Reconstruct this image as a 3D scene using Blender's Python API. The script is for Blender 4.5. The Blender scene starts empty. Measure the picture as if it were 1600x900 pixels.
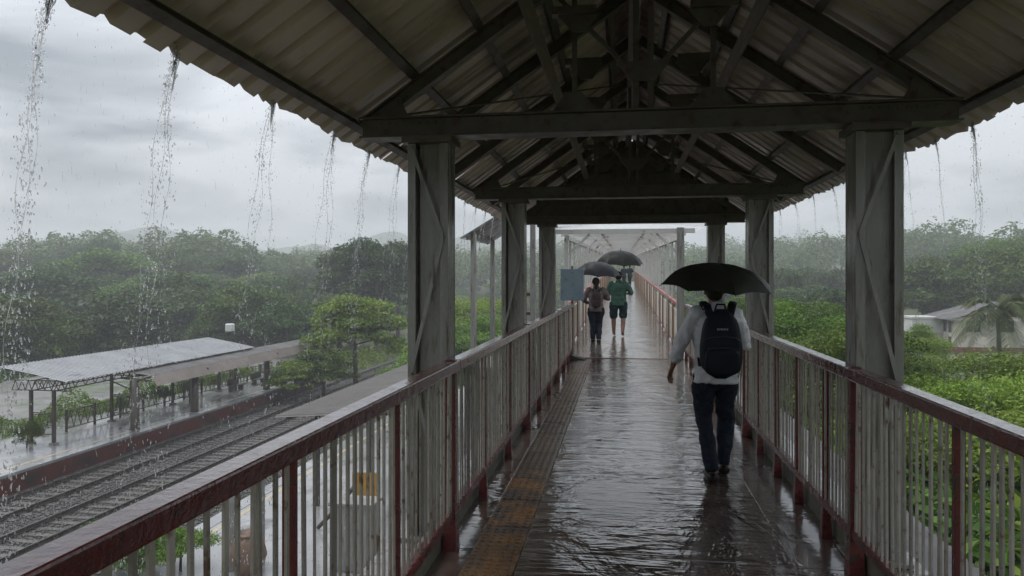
import bpy, math, random
import numpy as np
from mathutils import Vector, Matrix
R = math.radians
random.seed(7)
rng = np.random.default_rng(7)
scene = bpy.context.scene
col = scene.collection

# ------------------------------------------------------------------ camera, sky, sun, exposure
FPX, VX, HY, EYE = 1150.0, 972.0, 437.0, 1.65          # focal length in px of a 1600 px wide frame
YAW = math.atan((VX - 800) / FPX)
cam = bpy.data.cameras.new('camera'); camo = bpy.data.objects.new('camera', cam); col.objects.link(camo)
camo.location = (0, 0, EYE); camo.rotation_euler = (R(90), 0, YAW)
cam.sensor_width = 36; cam.lens = 36 * FPX / 1600; cam.shift_y = -(450 - HY) / 1600
cam.clip_start = 0.05; cam.clip_end = 6000
scene.camera = camo

SUN_EL, SUN_AZ = R(58), R(-60)
world = bpy.data.worlds.new('World'); scene.world = world; world.use_nodes = True
wn, wl = world.node_tree.nodes, world.node_tree.links
wn.clear()
def wnode(t, **k):
    n = wn.new(t)
    for a, b in k.items(): setattr(n, a, b)
    return n
w_out = wnode('ShaderNodeOutputWorld')
sky = wnode('ShaderNodeTexSky', sky_type='NISHITA', sun_disc=False, sun_elevation=SUN_EL, sun_rotation=SUN_AZ, dust_density=4.0)
bg_sky = wnode('ShaderNodeBackground'); bg_sky.inputs['Strength'].default_value = 0.09
wl.new(sky.outputs[0], bg_sky.inputs[0])
tc = wnode('ShaderNodeTexCoord'); sep = wnode('ShaderNodeSeparateXYZ'); wl.new(tc.outputs['Generated'], sep.inputs[0])
def wmath(op, a, b=None):
    m = wnode('ShaderNodeMath', operation=op)
    for i, v in enumerate((a, b)):
        if v is None: continue
        if isinstance(v, (int, float)): m.inputs[i].default_value = v
        else: wl.new(v, m.inputs[i])
    return m.outputs[0]
den = wmath('ADD', wmath('ABSOLUTE', sep.outputs[2]), 0.22)
cmb = wnode('ShaderNodeCombineXYZ')
wl.new(wmath('DIVIDE', sep.outputs[0], den), cmb.inputs[0]); wl.new(wmath('DIVIDE', sep.outputs[1], den), cmb.inputs[1])
cl1 = wnode('ShaderNodeTexNoise'); cl1.inputs['Scale'].default_value = 1.35; cl1.inputs['Detail'].default_value = 6; cl1.inputs['Roughness'].default_value = 0.52; cl1.inputs['Distortion'].default_value = 0.35
wl.new(cmb.outputs[0], cl1.inputs['Vector'])
ramp = wnode('ShaderNodeValToRGB')
ramp.color_ramp.elements[0].position = 0.40; ramp.color_ramp.elements[0].color = (0.17, 0.20, 0.24, 1)
ramp.color_ramp.elements[1].position = 0.57; ramp.color_ramp.elements[1].color = (0.74, 0.775, 0.82, 1)
wl.new(cl1.outputs[0], ramp.inputs[0])
bg_cl = wnode('ShaderNodeBackground'); bg_cl.inputs['Strength'].default_value = 0.95
wl.new(ramp.outputs[0], bg_cl.inputs[0])
# an overcast sky is brighter overhead than at the horizon
wl.new(wmath('ADD', wmath('MULTIPLY', wmath('MAXIMUM', sep.outputs[2], 0.0), 1.25), 0.44), bg_cl.inputs['Strength'])
wmix = wnode('ShaderNodeMixShader'); wmix.inputs[0].default_value = 0.93
wl.new(bg_sky.outputs[0], wmix.inputs[1]); wl.new(bg_cl.outputs[0], wmix.inputs[2]); wl.new(wmix.outputs[0], w_out.inputs[0])

sun = bpy.data.lights.new('sun', 'SUN'); sun.energy = 1.1; sun.angle = R(45); sun.color = (1, 0.97, 0.93)
suno = bpy.data.objects.new('sun', sun); col.objects.link(suno)
sd = Vector((math.sin(-SUN_AZ) * -math.cos(SUN_EL), math.cos(SUN_AZ) * math.cos(SUN_EL), math.sin(SUN_EL)))
suno.rotation_euler = sd.to_track_quat('Z', 'Y').to_euler(); suno.location = (0, 0, 40)

scene.view_settings.view_transform = 'Standard'; scene.view_settings.look = 'None'
scene.view_settings.exposure = 0.85; scene.view_settings.gamma = 1
scene.cycles.use_denoising = True
scene.cycles.max_bounces = 8; scene.cycles.diffuse_bounces = 6; scene.cycles.transmission_bounces = 5; scene.cycles.volume_bounces = 1
scene.cycles.caustics_reflective = False; scene.cycles.caustics_refractive = False
scene.cycles.sample_clamp_indirect = 4

# ------------------------------------------------------------------ pixel helpers (photo pixel -> ray -> a plane it touches)
CF = np.array([-math.sin(YAW), math.cos(YAW), 0]); CR = np.array([math.cos(YAW), math.sin(YAW), 0]); CC = np.array([0, 0, EYE])
def ray(px, py): return CF + CR * (px - 800) / FPX + np.array([0, 0, 1.0]) * (HY - py) / FPX
def at(px, py, z): d = ray(px, py); return CC + d * ((z - EYE) / d[2])
def deep(px, depth): d = CF + CR * (px - 800) / FPX; return d[0] * depth, d[1] * depth

# ------------------------------------------------------------------ materials
MATS = {}
def mat(name, c1, c2=None, scale=4.0, rough=(0.5, 0.7), bump=0.0, bscale=40.0, metallic=0.0, stretch=(1, 1, 1),
        c3=None, s3=9.0, t3=(0.55, 0.68), coat=0.0, transl=0.0, bdist=0.01, detail=5, spec=0.5, objrand=0.0, bstretch=None, rscale=None, bdetail=4):
    m = bpy.data.materials.new(name); m.use_nodes = True
    nt = m.node_tree; N, L = nt.nodes, nt.links; b = N['Principled BSDF']
    geo = N.new('ShaderNodeNewGeometry')
    def mapped(st):
        mp = N.new('ShaderNodeMapping'); mp.inputs['Scale'].default_value = st; L.new(geo.outputs['Position'], mp.inputs['Vector']); return mp.outputs[0]
    v = mapped(stretch)
    def noise(sc, vec, det=detail):
        n = N.new('ShaderNodeTexNoise'); n.inputs['Scale'].default_value = sc; n.inputs['Detail'].default_value = det; n.inputs['Roughness'].default_value = 0.62
        L.new(vec, n.inputs['Vector']); return n.outputs[0]
    def rampf(x, lo, hi):
        r = N.new('ShaderNodeMapRange'); r.inputs['From Min'].default_value = lo; r.inputs['From Max'].default_value = hi; L.new(x, r.inputs['Value']); return r.outputs[0]
    n1 = noise(scale, v)
    mx = N.new('ShaderNodeMix'); mx.data_type = 'RGBA'
    mx.inputs['A'].default_value = (*c1, 1); mx.inputs['B'].default_value = (*(c2 or c1), 1)
    L.new(rampf(n1, 0.32, 0.68), mx.inputs['Factor']); out = mx.outputs['Result']
    if c3:
        m3 = N.new('ShaderNodeMix'); m3.data_type = 'RGBA'; m3.inputs['B'].default_value = (*c3, 1)
        L.new(out, m3.inputs['A']); L.new(rampf(noise(s3, v), *t3), m3.inputs['Factor']); out = m3.outputs['Result']
    if objrand:
        oi = N.new('ShaderNodeObjectInfo'); hs = N.new('ShaderNodeHueSaturation')
        r = N.new('ShaderNodeMapRange'); r.inputs['To Min'].default_value = 1 - objrand; r.inputs['To Max'].default_value = 1 + objrand
        L.new(oi.outputs['Random'], r.inputs['Value']); L.new(r.outputs[0], hs.inputs['Value']); L.new(out, hs.inputs['Color']); out = hs.outputs[0]
    L.new(out, b.inputs['Base Color'])
    rr = N.new('ShaderNodeMapRange'); rr.inputs['From Min'].default_value = 0.35; rr.inputs['From Max'].default_value = 0.65
    rr.inputs['To Min'].default_value = rough[0]; rr.inputs['To Max'].default_value = rough[1]
    L.new(noise(rscale or scale * 1.7, v), rr.inputs['Value']); L.new(rr.outputs[0], b.inputs['Roughness'])
    b.inputs['Metallic'].default_value = metallic; b.inputs['Specular IOR Level'].default_value = spec
    if coat: b.inputs['Coat Weight'].default_value = coat; b.inputs['Coat Roughness'].default_value = 0.06
    if bump:
        bp = N.new('ShaderNodeBump'); bp.inputs['Strength'].default_value = bump; bp.inputs['Distance'].default_value = bdist
        L.new(noise(bscale, mapped(bstretch) if bstretch else v, bdetail), bp.inputs['Height']); L.new(bp.outputs[0], b.inputs['Normal'])
        if coat: L.new(bp.outputs[0], b.inputs['Coat Normal'])
    if transl:
        tr = N.new('ShaderNodeBsdfTranslucent'); L.new(out, tr.inputs['Color']); ms = N.new('ShaderNodeMixShader'); ms.inputs[0].default_value = transl
        L.new(b.outputs[0], ms.inputs[1]); L.new(tr.outputs[0], ms.inputs[2]); L.new(ms.outputs[0], N['Material Output'].inputs['Surface'])
    MATS[name] = m
    return m

M_maroon = mat('maroon_paint', (.125, .016, .016), (.075, .014, .013), 7, (.2, .42), .35, 90, c3=(.05, .026, .016), s3=13, t3=(.52, .62), bdist=.004)
M_wetrail = mat('wet_handrail', (.115, .018, .017), (.075, .014, .013), 7, (.06, .3), .7, 16, c3=(.03, .017, .013), s3=22, t3=(.56, .66), bdist=.006, coat=.6)
M_bar = mat('baluster_paint', (.38, .355, .315), (.27, .245, .205), 9, (.25, .5), .25, 120, c3=(.13, .075, .045), s3=16, t3=(.58, .68), bdist=.002, objrand=.3)
M_steel = mat('grey_steel_paint', (.31, .305, .29), (.19, .185, .17), 4, (.10, .38), .3, 50, c3=(.10, .07, .05), s3=9, t3=(.56, .68), stretch=(2, 2, .3), bdist=.003)
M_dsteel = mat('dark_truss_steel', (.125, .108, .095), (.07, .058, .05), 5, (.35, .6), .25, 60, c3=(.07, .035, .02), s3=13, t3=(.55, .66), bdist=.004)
M_sheet = mat('aged_roof_sheet', (.66, .555, .53), (.55, .46, .435), 2.2, (.24, .5), .1, 30, c3=(.31, .255, .235), s3=2.2, t3=(.55, .72), stretch=(.5, 1.5, .5), bdist=.004, objrand=.12)
M_plank = mat('timber_batten', (.17, .135, .105), (.10, .08, .06), 8, (.5, .7), .3, 60, stretch=(3, .4, 3), bdist=.003)
def floor_mat(name, dry, dark, wet_lo, wet_hi, amp, rmatte=.22):
    """thin rain film: glossy rippled puddles in the hollows, duller worn concrete between them"""
    m = bpy.data.materials.new(name); m.use_nodes = True; N, L = m.node_tree.nodes, m.node_tree.links; b = N['Principled BSDF']
    geo = N.new('ShaderNodeNewGeometry')
    def nz(sc, st, det=4, dist=0.0):
        mp = N.new('ShaderNodeMapping'); mp.inputs['Scale'].default_value = st; L.new(geo.outputs['Position'], mp.inputs['Vector'])
        n = N.new('ShaderNodeTexNoise'); n.inputs['Scale'].default_value = sc; n.inputs['Detail'].default_value = det; n.inputs['Roughness'].default_value = .58; n.inputs['Distortion'].default_value = dist; L.new(mp.outputs[0], n.inputs['Vector']); return n.outputs[0]
    def mr(x, a, c, lo, hi):
        r = N.new('ShaderNodeMapRange'); r.interpolation_type = 'SMOOTHSTEP'
        for k, v in zip(('From Min', 'From Max', 'To Min', 'To Max'), (a, c, lo, hi)): r.inputs[k].default_value = v
        L.new(x, r.inputs['Value']); return r.outputs[0]
    def mul(a, c):
        k = N.new('ShaderNodeMath'); k.operation = 'MULTIPLY'
        for q, v in enumerate((a, c)):
            if isinstance(v, (int, float)): k.inputs[q].default_value = v
            else: L.new(v, k.inputs[q])
        return k.outputs[0]
    def add(a, c):
        k = N.new('ShaderNodeMath'); k.operation = 'ADD'; L.new(a, k.inputs[0]); L.new(c, k.inputs[1]); return k.outputs[0]
    wet = mr(nz(1.25, (1, .8, 1), 5, .6), wet_lo, wet_hi, 0, 1)
    mx = N.new('ShaderNodeMix'); mx.data_type = 'RGBA'; mx.inputs['A'].default_value = (*dry, 1); mx.inputs['B'].default_value = (*dark, 1)
    L.new(mr(nz(5, (1, 1, 1), 6), .35, .66, 0, 1), mx.inputs['Factor'])
    m2 = N.new('ShaderNodeMix'); m2.data_type = 'RGBA'; m2.inputs['B'].default_value = (*[c * .55 for c in dark], 1); L.new(mx.outputs['Result'], m2.inputs['A']); L.new(mr(nz(.9, (1.4, .5, 1), 5), .5, .68, 0, 1), m2.inputs['Factor'])
    L.new(m2.outputs['Result'], b.inputs['Base Color'])
    L.new(add(mr(wet, 0, 1, rmatte, .035), mul(nz(26, (1, 1, 1), 3), .06)), b.inputs['Roughness'])
    b.inputs['Specular IOR Level'].default_value = .8; b.inputs['Coat Weight'].default_value = .65; b.inputs['Coat Roughness'].default_value = .04
    h = add(mul(mul(nz(4.6, (.32, 1.5, 1), 3, .35), amp), mr(wet, 0, 1, .3, 1)), add(mul(nz(17, (.4, 1.3, 1), 2), amp * .09), mul(nz(70, (1, 1, 1), 3), amp * .02)))
    bp = N.new('ShaderNodeBump'); bp.inputs['Strength'].default_value = 1; bp.inputs['Distance'].default_value = 1; L.new(h, bp.inputs['Height']); L.new(bp.outputs[0], b.inputs['Normal']); L.new(bp.outputs[0], b.inputs['Coat Normal'])
    return m
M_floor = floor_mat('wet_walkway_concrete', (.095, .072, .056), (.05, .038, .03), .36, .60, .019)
M_gutter = floor_mat('wet_edge_concrete', (.105, .074, .055), (.06, .044, .034), .42, .6, .012)
M_tact = mat('worn_yellow_tile', (.21, .105, .034), (.14, .072, .028), 5, (.16, .36), .4, 60, c3=(.055, .04, .03), s3=3.2, t3=(.43, .57), bdist=.004)
M_tact2 = mat('worn_brown_tile', (.10, .068, .04), (.06, .046, .034), 5, (.12, .3), .4, 60, c3=(.2, .11, .04), s3=2.2, t3=(.6, .68), bdist=.004)
M_kerb = mat('mossy_concrete', (.16, .15, .12), (.085, .085, .06), 9, (.45, .7), .5, 45, bdist=.008)
M_concrete = mat('concrete', (.26, .25, .235), (.18, .17, .16), 3, (.4, .65), .3, 25, bdist=.006)
M_platform = mat('wet_platform', (.36, .36, .365), (.23, .23, .235), .55, (.06, .22), .22, 3.0, c3=(.13, .125, .12), s3=.7, t3=(.53, .66), bdist=.01, stretch=(1, .6, 1))
M_platline = mat('faded_yellow_line', (.46, .36, .19), (.40, .36, .28), 2, (.2, .4))
M_platwall = mat('red_platform_wall', (.12, .022, .018), (.07, .018, .015), 1.4, (.3, .55), .3, 8, c3=(.03, .02, .017), s3=1.2, t3=(.52, .66), bdist=.02)
M_ballast = mat('wet_ballast', (.055, .05, .046), (.024, .022, .02), 9, (.35, .65), 1.0, 11, c3=(.13, .125, .12), s3=14, t3=(.6, .7), bdist=.09)
M_sleeper = mat('concrete_sleeper', (.12, .11, .10), (.06, .055, .05), 5, (.2, .45), .3, 30)
M_railhead = mat('worn_rail', (.16, .15, .14), (.09, .075, .06), 3, (.2, .4), metallic=.7)
M_yard = mat('wet_gravel_yard', (.22, .215, .21), (.13, .125, .115), .22, (.2, .5), .6, 4, c3=(.07, .10, .035), s3=.16, t3=(.53, .62), bdist=.05)
M_ground = mat('grassy_ground', (.045, .07, .02), (.075, .075, .035), .12, (.7, .9), .8, 2.2, c3=(.11, .085, .055), s3=.09, t3=(.6, .7), bdist=.12)
M_hill = mat('far_wooded_hill', (.02, .04, .016), (.035, .055, .022), .035, (.8, .95), 1.0, .05, bdist=9)
M_lroof = mat('pale_platform_sheet', (.36, .365, .38), (.29, .29, .30), .8, (.22, .42), .1, 6, c3=(.2, .19, .185), s3=1.3, t3=(.6, .7), objrand=.10)
M_lroof2 = mat('brown_fascia_sheet', (.30, .25, .22), (.22, .185, .165), 1.2, (.3, .5), objrand=.08)
M_lroof3 = mat('dark_weathered_sheet', (.16, .15, .145), (.10, .095, .09), 1.2, (.25, .45), objrand=.12)
M_ncroof = mat('grey_brown_sheet', (.21, .19, .175), (.16, .145, .135), 1.2, (.3, .5), objrand=.06)
M_lroof4 = mat('grey_asbestos_sheet', (.27, .255, .25), (.17, .16, .16), 1.1, (.4, .6), objrand=.12)
M_lattice = mat('rusty_lattice_steel', (.075, .06, .05), (.045, .035, .03), 4, (.4, .6))
M_bark = mat('bark', (.10, .08, .06), (.05, .04, .032), 6, (.7, .9), .6, 14, bdist=.03)
M_white = mat('white_paint', (.68, .68, .66), (.55, .55, .53), 1.5, (.4, .6))
M_cream = mat('stained_cream_wall', (.70, .66, .57), (.60, .55, .47), .5, (.6, .8), .1, 6, c3=(.24, .2, .17), s3=.9, t3=(.6, .75))
M_redband = mat('brick_red_band', (.24, .10, .075), (.17, .07, .055), 1.5, (.5, .7))
M_glassdark = mat('dark_window', (.04, .045, .05), None, 3, (.08, .15))
M_yellow = mat('yellow_sign', (.5, .27, .03), (.4, .2, .03), 2, (.3, .5))
M_clay = mat('clay_pot', (.22, .13, .085), (.14, .09, .065), 6, (.4, .6))
M_signblue = mat('blue_grey_sheet', (.17, .225, .265), (.135, .185, .225), 5, (.35, .5), c3=(.09, .09, .085), s3=8, t3=(.63, .7))
M_farwhite = mat('whitewashed_steel', (.62, .61, .59), (.5, .47, .44), 2, (.35, .6), c3=(.2, .12, .085), s3=3, t3=(.6, .7))
M_farred = mat('faded_red_rail', (.42, .10, .10), (.36, .14, .13), 3, (.3, .5))
M_orange = mat('faded_orange_post', (.36, .22, .13), (.30, .2, .14), 3, (.4, .6))
M_farpanel = mat('pale_railing_panel', (.66, .63, .57), (.54, .51, .45), 2.5, (.4, .65), c3=(.25, .18, .13), s3=4, t3=(.6, .72))
M_skylight = mat('milky_roof_sheet', (.86, .87, .88), (.78, .79, .81), .6, (.3, .5), transl=.8)
nt_ = M_skylight.node_tree; tb_ = nt_.nodes.new('ShaderNodeBsdfTransparent'); mx_ = nt_.nodes.new('ShaderNodeMixShader'); mx_.inputs[0].default_value = .68
src_ = nt_.nodes['Material Output'].inputs['Surface'].links[0].from_socket
nt_.links.new(src_, mx_.inputs[1]); nt_.links.new(tb_.outputs[0], mx_.inputs[2]); nt_.links.new(mx_.outputs[0], nt_.nodes['Material Output'].inputs['Surface'])
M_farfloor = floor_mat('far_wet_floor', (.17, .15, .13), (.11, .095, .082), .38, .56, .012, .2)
M_skin = mat('skin', (.22, .115, .075), (.19, .095, .062), 9, (.4, .55), spec=.4)
M_hair = mat('black_hair', (.012, .010, .009), (.02, .016, .014), 60, (.45, .65), .5, 160, bdist=.004, spec=.12)
M_eye = mat('eye', (.02, .015, .012), None, 3, (.1, .2))
M_lip = mat('lips', (.17, .06, .05), None, 3, (.4, .5))
M_shirt = mat('white_cotton_shirt', (.66, .67, .70), (.55, .56, .59), 6, (.7, .85), .8, 11, bdist=.03)
M_denim = mat('dark_trousers', (.012, .018, .034), (.007, .010, .018), 8, (.6, .8), .7, 13, bdist=.025, spec=.15)
M_shoe = mat('brown_black_leather', (.012, .009, .008), (.018, .012, .010), 8, (.25, .4), spec=.15)
M_pack = mat('navy_black_nylon', (.005, .006, .011), (.008, .009, .015), 9, (.45, .65), .4, 30, bdist=.008, spec=.15)
M_packgrey = mat('grey_print', (.30, .31, .33), None, 3, (.5, .6))
M_umb = mat('black_umbrella_nylon', (.013, .014, .012), (.020, .021, .018), 5, (.3, .5), .15, 20, bdist=.006, transl=.06, spec=.15)
M_umbo = mat('olive_black_nylon', (.019, .022, .014), (.025, .028, .019), 5, (.4, .55), .15, 20, bdist=.006, transl=.1, spec=.15)
M_umbg = mat('grey_umbrella_nylon', (.02, .021, .025), (.014, .015, .018), 5, (.3, .45), .15, 20, bdist=.006, transl=.06, spec=.15)
M_chrome = mat('umbrella_metal', (.25, .25, .25), None, 5, (.25, .35), metallic=.8)
M_plastic = mat('black_plastic', (.012, .012, .012), None, 5, (.3, .4))
M_mauve = mat('mauve_grey_top', (.15, .11, .11), (.11, .08, .08), 8, (.7, .85), .6, 14, bdist=.02)
M_mauvebag = mat('dark_mauve_bag', (.05, .034, .034), (.035, .025, .026), 8, (.5, .7), .4, 30, spec=.15)
M_green = mat('green_cloth', (.06, .13, .095), (.03, .075, .055), 8, (.6, .8), .6, 14, bdist=.02, spec=.15)
M_gshort = mat('teal_shorts', (.018, .045, .05), (.012, .03, .034), 8, (.6, .8), .6, 14, bdist=.02, spec=.15)

def leaf_mat(name, c1, c2, c3):
    m = bpy.data.materials.new(name); m.use_nodes = True; nt = m.node_tree; N, L = nt.nodes, nt.links; b = N['Principled BSDF']
    geo = N.new('ShaderNodeNewGeometry'); rp = N.new('ShaderNodeValToRGB'); e = rp.color_ramp.elements
    e[0].color = (*c1, 1); e[1].color = (*c3, 1); k = e.new(.55); k.color = (*c2, 1)
    nz = N.new('ShaderNodeTexNoise'); nz.inputs['Scale'].default_value = .45; L.new(geo.outputs['Position'], nz.inputs['Vector'])
    mx = N.new('ShaderNodeMath'); mx.operation = 'MULTIPLY_ADD'; mx.inputs[1].default_value = .55; L.new(geo.outputs['Random Per Island'], mx.inputs[0])
    m2 = N.new('ShaderNodeMath'); m2.operation = 'MULTIPLY_ADD'; m2.inputs[1].default_value = 1.1; m2.inputs[2].default_value = -.32; L.new(nz.outputs[0], m2.inputs[0]); L.new(m2.outputs[0], mx.inputs[2])
    L.new(mx.outputs[0], rp.inputs[0])
    oi = N.new('ShaderNodeObjectInfo'); hs = N.new('ShaderNodeHueSaturation'); L.new(rp.outputs[0], hs.inputs['Color'])
    r1 = N.new('ShaderNodeMapRange'); r1.inputs['To Min'].default_value = .62; r1.inputs['To Max'].default_value = 1.5; L.new(oi.outputs['Random'], r1.inputs['Value']); L.new(r1.outputs[0], hs.inputs['Value'])
    mm = N.new('ShaderNodeMath'); mm.operation = 'FRACT'; m3 = N.new('ShaderNodeMath'); m3.operation = 'MULTIPLY'; m3.inputs[1].default_value = 17.3
    L.new(oi.outputs['Random'], m3.inputs[0]); L.new(m3.outputs[0], mm.inputs[0])
    r2 = N.new('ShaderNodeMapRange'); r2.inputs['To Min'].default_value = .468; r2.inputs['To Max'].default_value = .518; L.new(mm.outputs[0], r2.inputs['Value']); L.new(r2.outputs[0], hs.inputs['Hue'])
    L.new(hs.outputs[0], b.inputs['Base Color']); b.inputs['Roughness'].default_value = .5; b.inputs['Specular IOR Level'].default_value = .2
    tr = N.new('ShaderNodeBsdfTranslucent'); L.new(hs.outputs[0], tr.inputs['Color']); ms = N.new('ShaderNodeMixShader'); ms.inputs[0].default_value = .3
    L.new(b.outputs[0], ms.inputs[1]); L.new(tr.outputs[0], ms.inputs[2]); L.new(ms.outputs[0], N['Material Output'].inputs['Surface'])
    return m
L_dark = leaf_mat('forest_leaves', (.020, .048, .010), (.048, .098, .020), (.10, .155, .038))
L_bright = leaf_mat('bright_leaves', (.045, .10, .012), (.115, .21, .028), (.21, .32, .055))
L_mid = leaf_mat('light_forest_leaves', (.034, .076, .011), (.082, .148, .023), (.155, .225, .045))
L_palm = leaf_mat('palm_leaves', (.05, .07, .02), (.085, .115, .04), (.13, .15, .065))

def water_mat():
    m = bpy.data.materials.new('falling_water'); m.use_nodes = True; nt = m.node_tree; N, L = nt.nodes, nt.links; b = N['Principled BSDF']
    b.inputs['Base Color'].default_value = (1, 1, 1, 1); b.inputs['Transmission Weight'].default_value = 1; b.inputs['IOR'].default_value = 1.33; b.inputs['Roughness'].default_value = .03
    d = N.new('ShaderNodeBsdfTranslucent'); d.inputs[0].default_value = (.85, .88, .9, 1); d2 = N.new('ShaderNodeBsdfDiffuse'); d2.inputs[0].default_value = (.85, .88, .9, 1)
    a = N.new('ShaderNodeAddShader'); ms0 = N.new('ShaderNodeMixShader'); ms0.inputs[0].default_value = .5; L.new(d.outputs[0], ms0.inputs[1]); L.new(d2.outputs[0], ms0.inputs[2])
    ms = N.new('ShaderNodeMixShader'); ms.inputs[0].default_value = .22; L.new(b.outputs[0], ms.inputs[1]); L.new(ms0.outputs[0], ms.inputs[2]); L.new(ms.outputs[0], N['Material Output'].inputs['Surface'])
    return m
M_water = water_mat()

M_jet = M_water.copy(); M_jet.name = 'frothy_water'
for n_ in M_jet.node_tree.nodes:
    if n_.type == 'MIX_SHADER' and abs(n_.inputs[0].default_value - .22) < .01: n_.inputs[0].default_value = .5
# ------------------------------------------------------------------ mesh helpers
def tag(o, label=None, cat=None, group=None, kind=None):
    if label: o['label'] = label
    if cat: o['category'] = cat
    if group: o['group'] = group
    if kind: o['kind'] = kind
    return o
def empty(name, loc=(0, 0, 0), rz=0.0):
    o = bpy.data.objects.new(name, None); col.objects.link(o); o.location = loc; o.rotation_euler.z = rz; o.empty_display_size = .2; return o
def link(name, me, parent=None, loc=None, rot=None, sc=None):
    o = bpy.data.objects.new(name, me); col.objects.link(o)
    if parent: o.parent = parent
    if loc is not None: o.location = loc
    if rot is not None: o.rotation_euler = rot
    if sc is not None: o.scale = sc
    return o
class MB:
    def __init__(s): s.v = []; s.f = []
    def add(s, vs, fs):
        k = len(s.v); s.v += [tuple(p) for p in vs]; s.f += [tuple(i + k for i in f) for f in fs]; return s
    def box(s, x0, x1, y0, y1, z0, z1, taper=0.0):
        t = taper
        return s.add([(x0 - t, y0 - t, z0), (x1 + t, y0 - t, z0), (x1 + t, y1 + t, z0), (x0 - t, y1 + t, z0), (x0, y0, z1), (x1, y0, z1), (x1, y1, z1), (x0, y1, z1)],
                     [(0, 3, 2, 1), (4, 5, 6, 7), (0, 1, 5, 4), (1, 2, 6, 5), (2, 3, 7, 6), (3, 0, 4, 7)])
    def beam(s, a, b, w, h, up=(0, 0, 1)):
        a, b, up = Vector(a), Vector(b), Vector(up); d = (b - a).normalized(); x = d.cross(up)
        if x.length < 1e-4: x = d.cross(Vector((0, 1, 0)))
        x.normalize(); y = x.cross(d).normalized(); x *= w / 2; y *= h / 2
        vs = [p + q for p in (a, b) for q in (-x - y, x - y, x + y, -x + y)]
        return s.add(vs, [(0, 3, 2, 1), (4, 5, 6, 7), (0, 1, 5, 4), (1, 2, 6, 5), (2, 3, 7, 6), (3, 0, 4, 7)])
    def channel(s, a, b, w, h, t=.012, up=(0, 0, 1)):      # web plus two flanges
        a, b, up = Vector(a), Vector(b), Vector(up); d = (b - a).normalized(); x = d.cross(up).normalized(); y = x.cross(d).normalized()
        s.beam(a, b, t, h - 2 * t - .002, up)
        for k in (-1, 1): o = y * k * (h / 2 - t / 2); s.beam(a + o, b + o, w, t, up)
        return s
    def tube(s, pts, rad, n=8, caps=True, ref=(0, 1, 0)):
        pts = [Vector(p) for p in pts]; rad = [r if isinstance(r, (tuple, list)) else (r, r) for r in (rad if isinstance(rad, (list, tuple)) and len(rad) == len(pts) else [rad] * len(pts))]
        rings = []; ref = Vector(ref)
        for i, p in enumerate(pts):
            t = (pts[min(i + 1, len(pts) - 1)] - pts[max(i - 1, 0)]).normalized()
            u = ref - t * ref.dot(t)
            if u.length < 1e-3: u = Vector((1, 0, 0)) - t * t.x
            u.normalize(); w = t.cross(u)
            rings.append([p + w * (rad[i][0] * math.cos(2 * math.pi * k / n)) + u * (rad[i][1] * math.sin(2 * math.pi * k / n)) for k in range(n)])
        vs = [q for r in rings for q in r]; fs = []
        for i in range(len(pts) - 1):
            for k in range(n): fs.append((i * n + k, i * n + (k + 1) % n, (i + 1) * n + (k + 1) % n, (i + 1) * n + k))
        if caps: fs += [tuple(reversed(range(n))), tuple((len(pts) - 1) * n + k for k in range(n))]
        return s.add(vs, fs)
    def capsule(s, pts, rad, n=14, ref=(0, 1, 0)):        # tube with rounded ends
        pts = [Vector(p) for p in pts]; rad = [r if isinstance(r, (tuple, list)) else (r, r) for r in rad]
        P, Q = [], []
        d = (pts[0] - pts[1]).normalized(); r = min(rad[0])
        for a in (80, 55, 28): P.append(pts[0] + d * r * math.sin(R(a))); Q.append(tuple(q * math.cos(R(a)) for q in rad[0]))
        P += pts; Q += rad
        d = (pts[-1] - pts[-2]).normalized(); r = min(rad[-1])
        for a in (28, 55, 80): P.append(pts[-1] + d * r * math.sin(R(a))); Q.append(tuple(q * math.cos(R(a)) for q in rad[-1]))
        return s.tube(P, Q, n, True, ref)
    def ball(s, c, r, n=12, m=8):
        c = Vector(c); r = r if isinstance(r, (tuple, list)) else (r, r, r)
        vs = [(c.x, c.y, c.z + r[2])]
        for i in range(1, m):
            a = math.pi * i / m
            vs += [(c.x + r[0] * math.sin(a) * math.cos(2 * math.pi * k / n), c.y + r[1] * math.sin(a) * math.sin(2 * math.pi * k / n), c.z + r[2] * math.cos(a)) for k in range(n)]
        vs.append((c.x, c.y, c.z - r[2])); fs = [(0, 1 + k, 1 + (k + 1) % n) for k in range(n)]
        for i in range(m - 2):
            for k in range(n): fs.append((1 + i * n + k, 1 + (i + 1) * n + k, 1 + (i + 1) * n + (k + 1) % n, 1 + i * n + (k + 1) % n))
        e = len(vs) - 1; fs += [(e, 1 + (m - 2) * n + (k + 1) % n, 1 + (m - 2) * n + k) for k in range(n)]
        return s.add(vs, fs)
    def mesh(s, name, m, smooth=False):
        me = bpy.data.meshes.new(name); me.from_pydata(s.v, [], s.f); me.materials.append(m)
        if smooth: me.polygons.foreach_set('use_smooth', [True] * len(me.polygons))
        me.update(); return me
    def build(s, name, m, parent=None, smooth=False, bevel=0, **k):
        o = link(name, s.mesh(name, m, smooth), parent, **k)
        if bevel:
            bv = o.modifiers.new('bevel', 'BEVEL'); bv.width = bevel; bv.segments = 2; bv.limit_method = 'ANGLE'
        return o
def box_obj(name, m, parent, x0, x1, y0, y1, z0, z1, bevel=0, taper=0): return MB().box(x0, x1, y0, y1, z0, z1, taper).build(name, m, parent, bevel=bevel)
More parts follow.
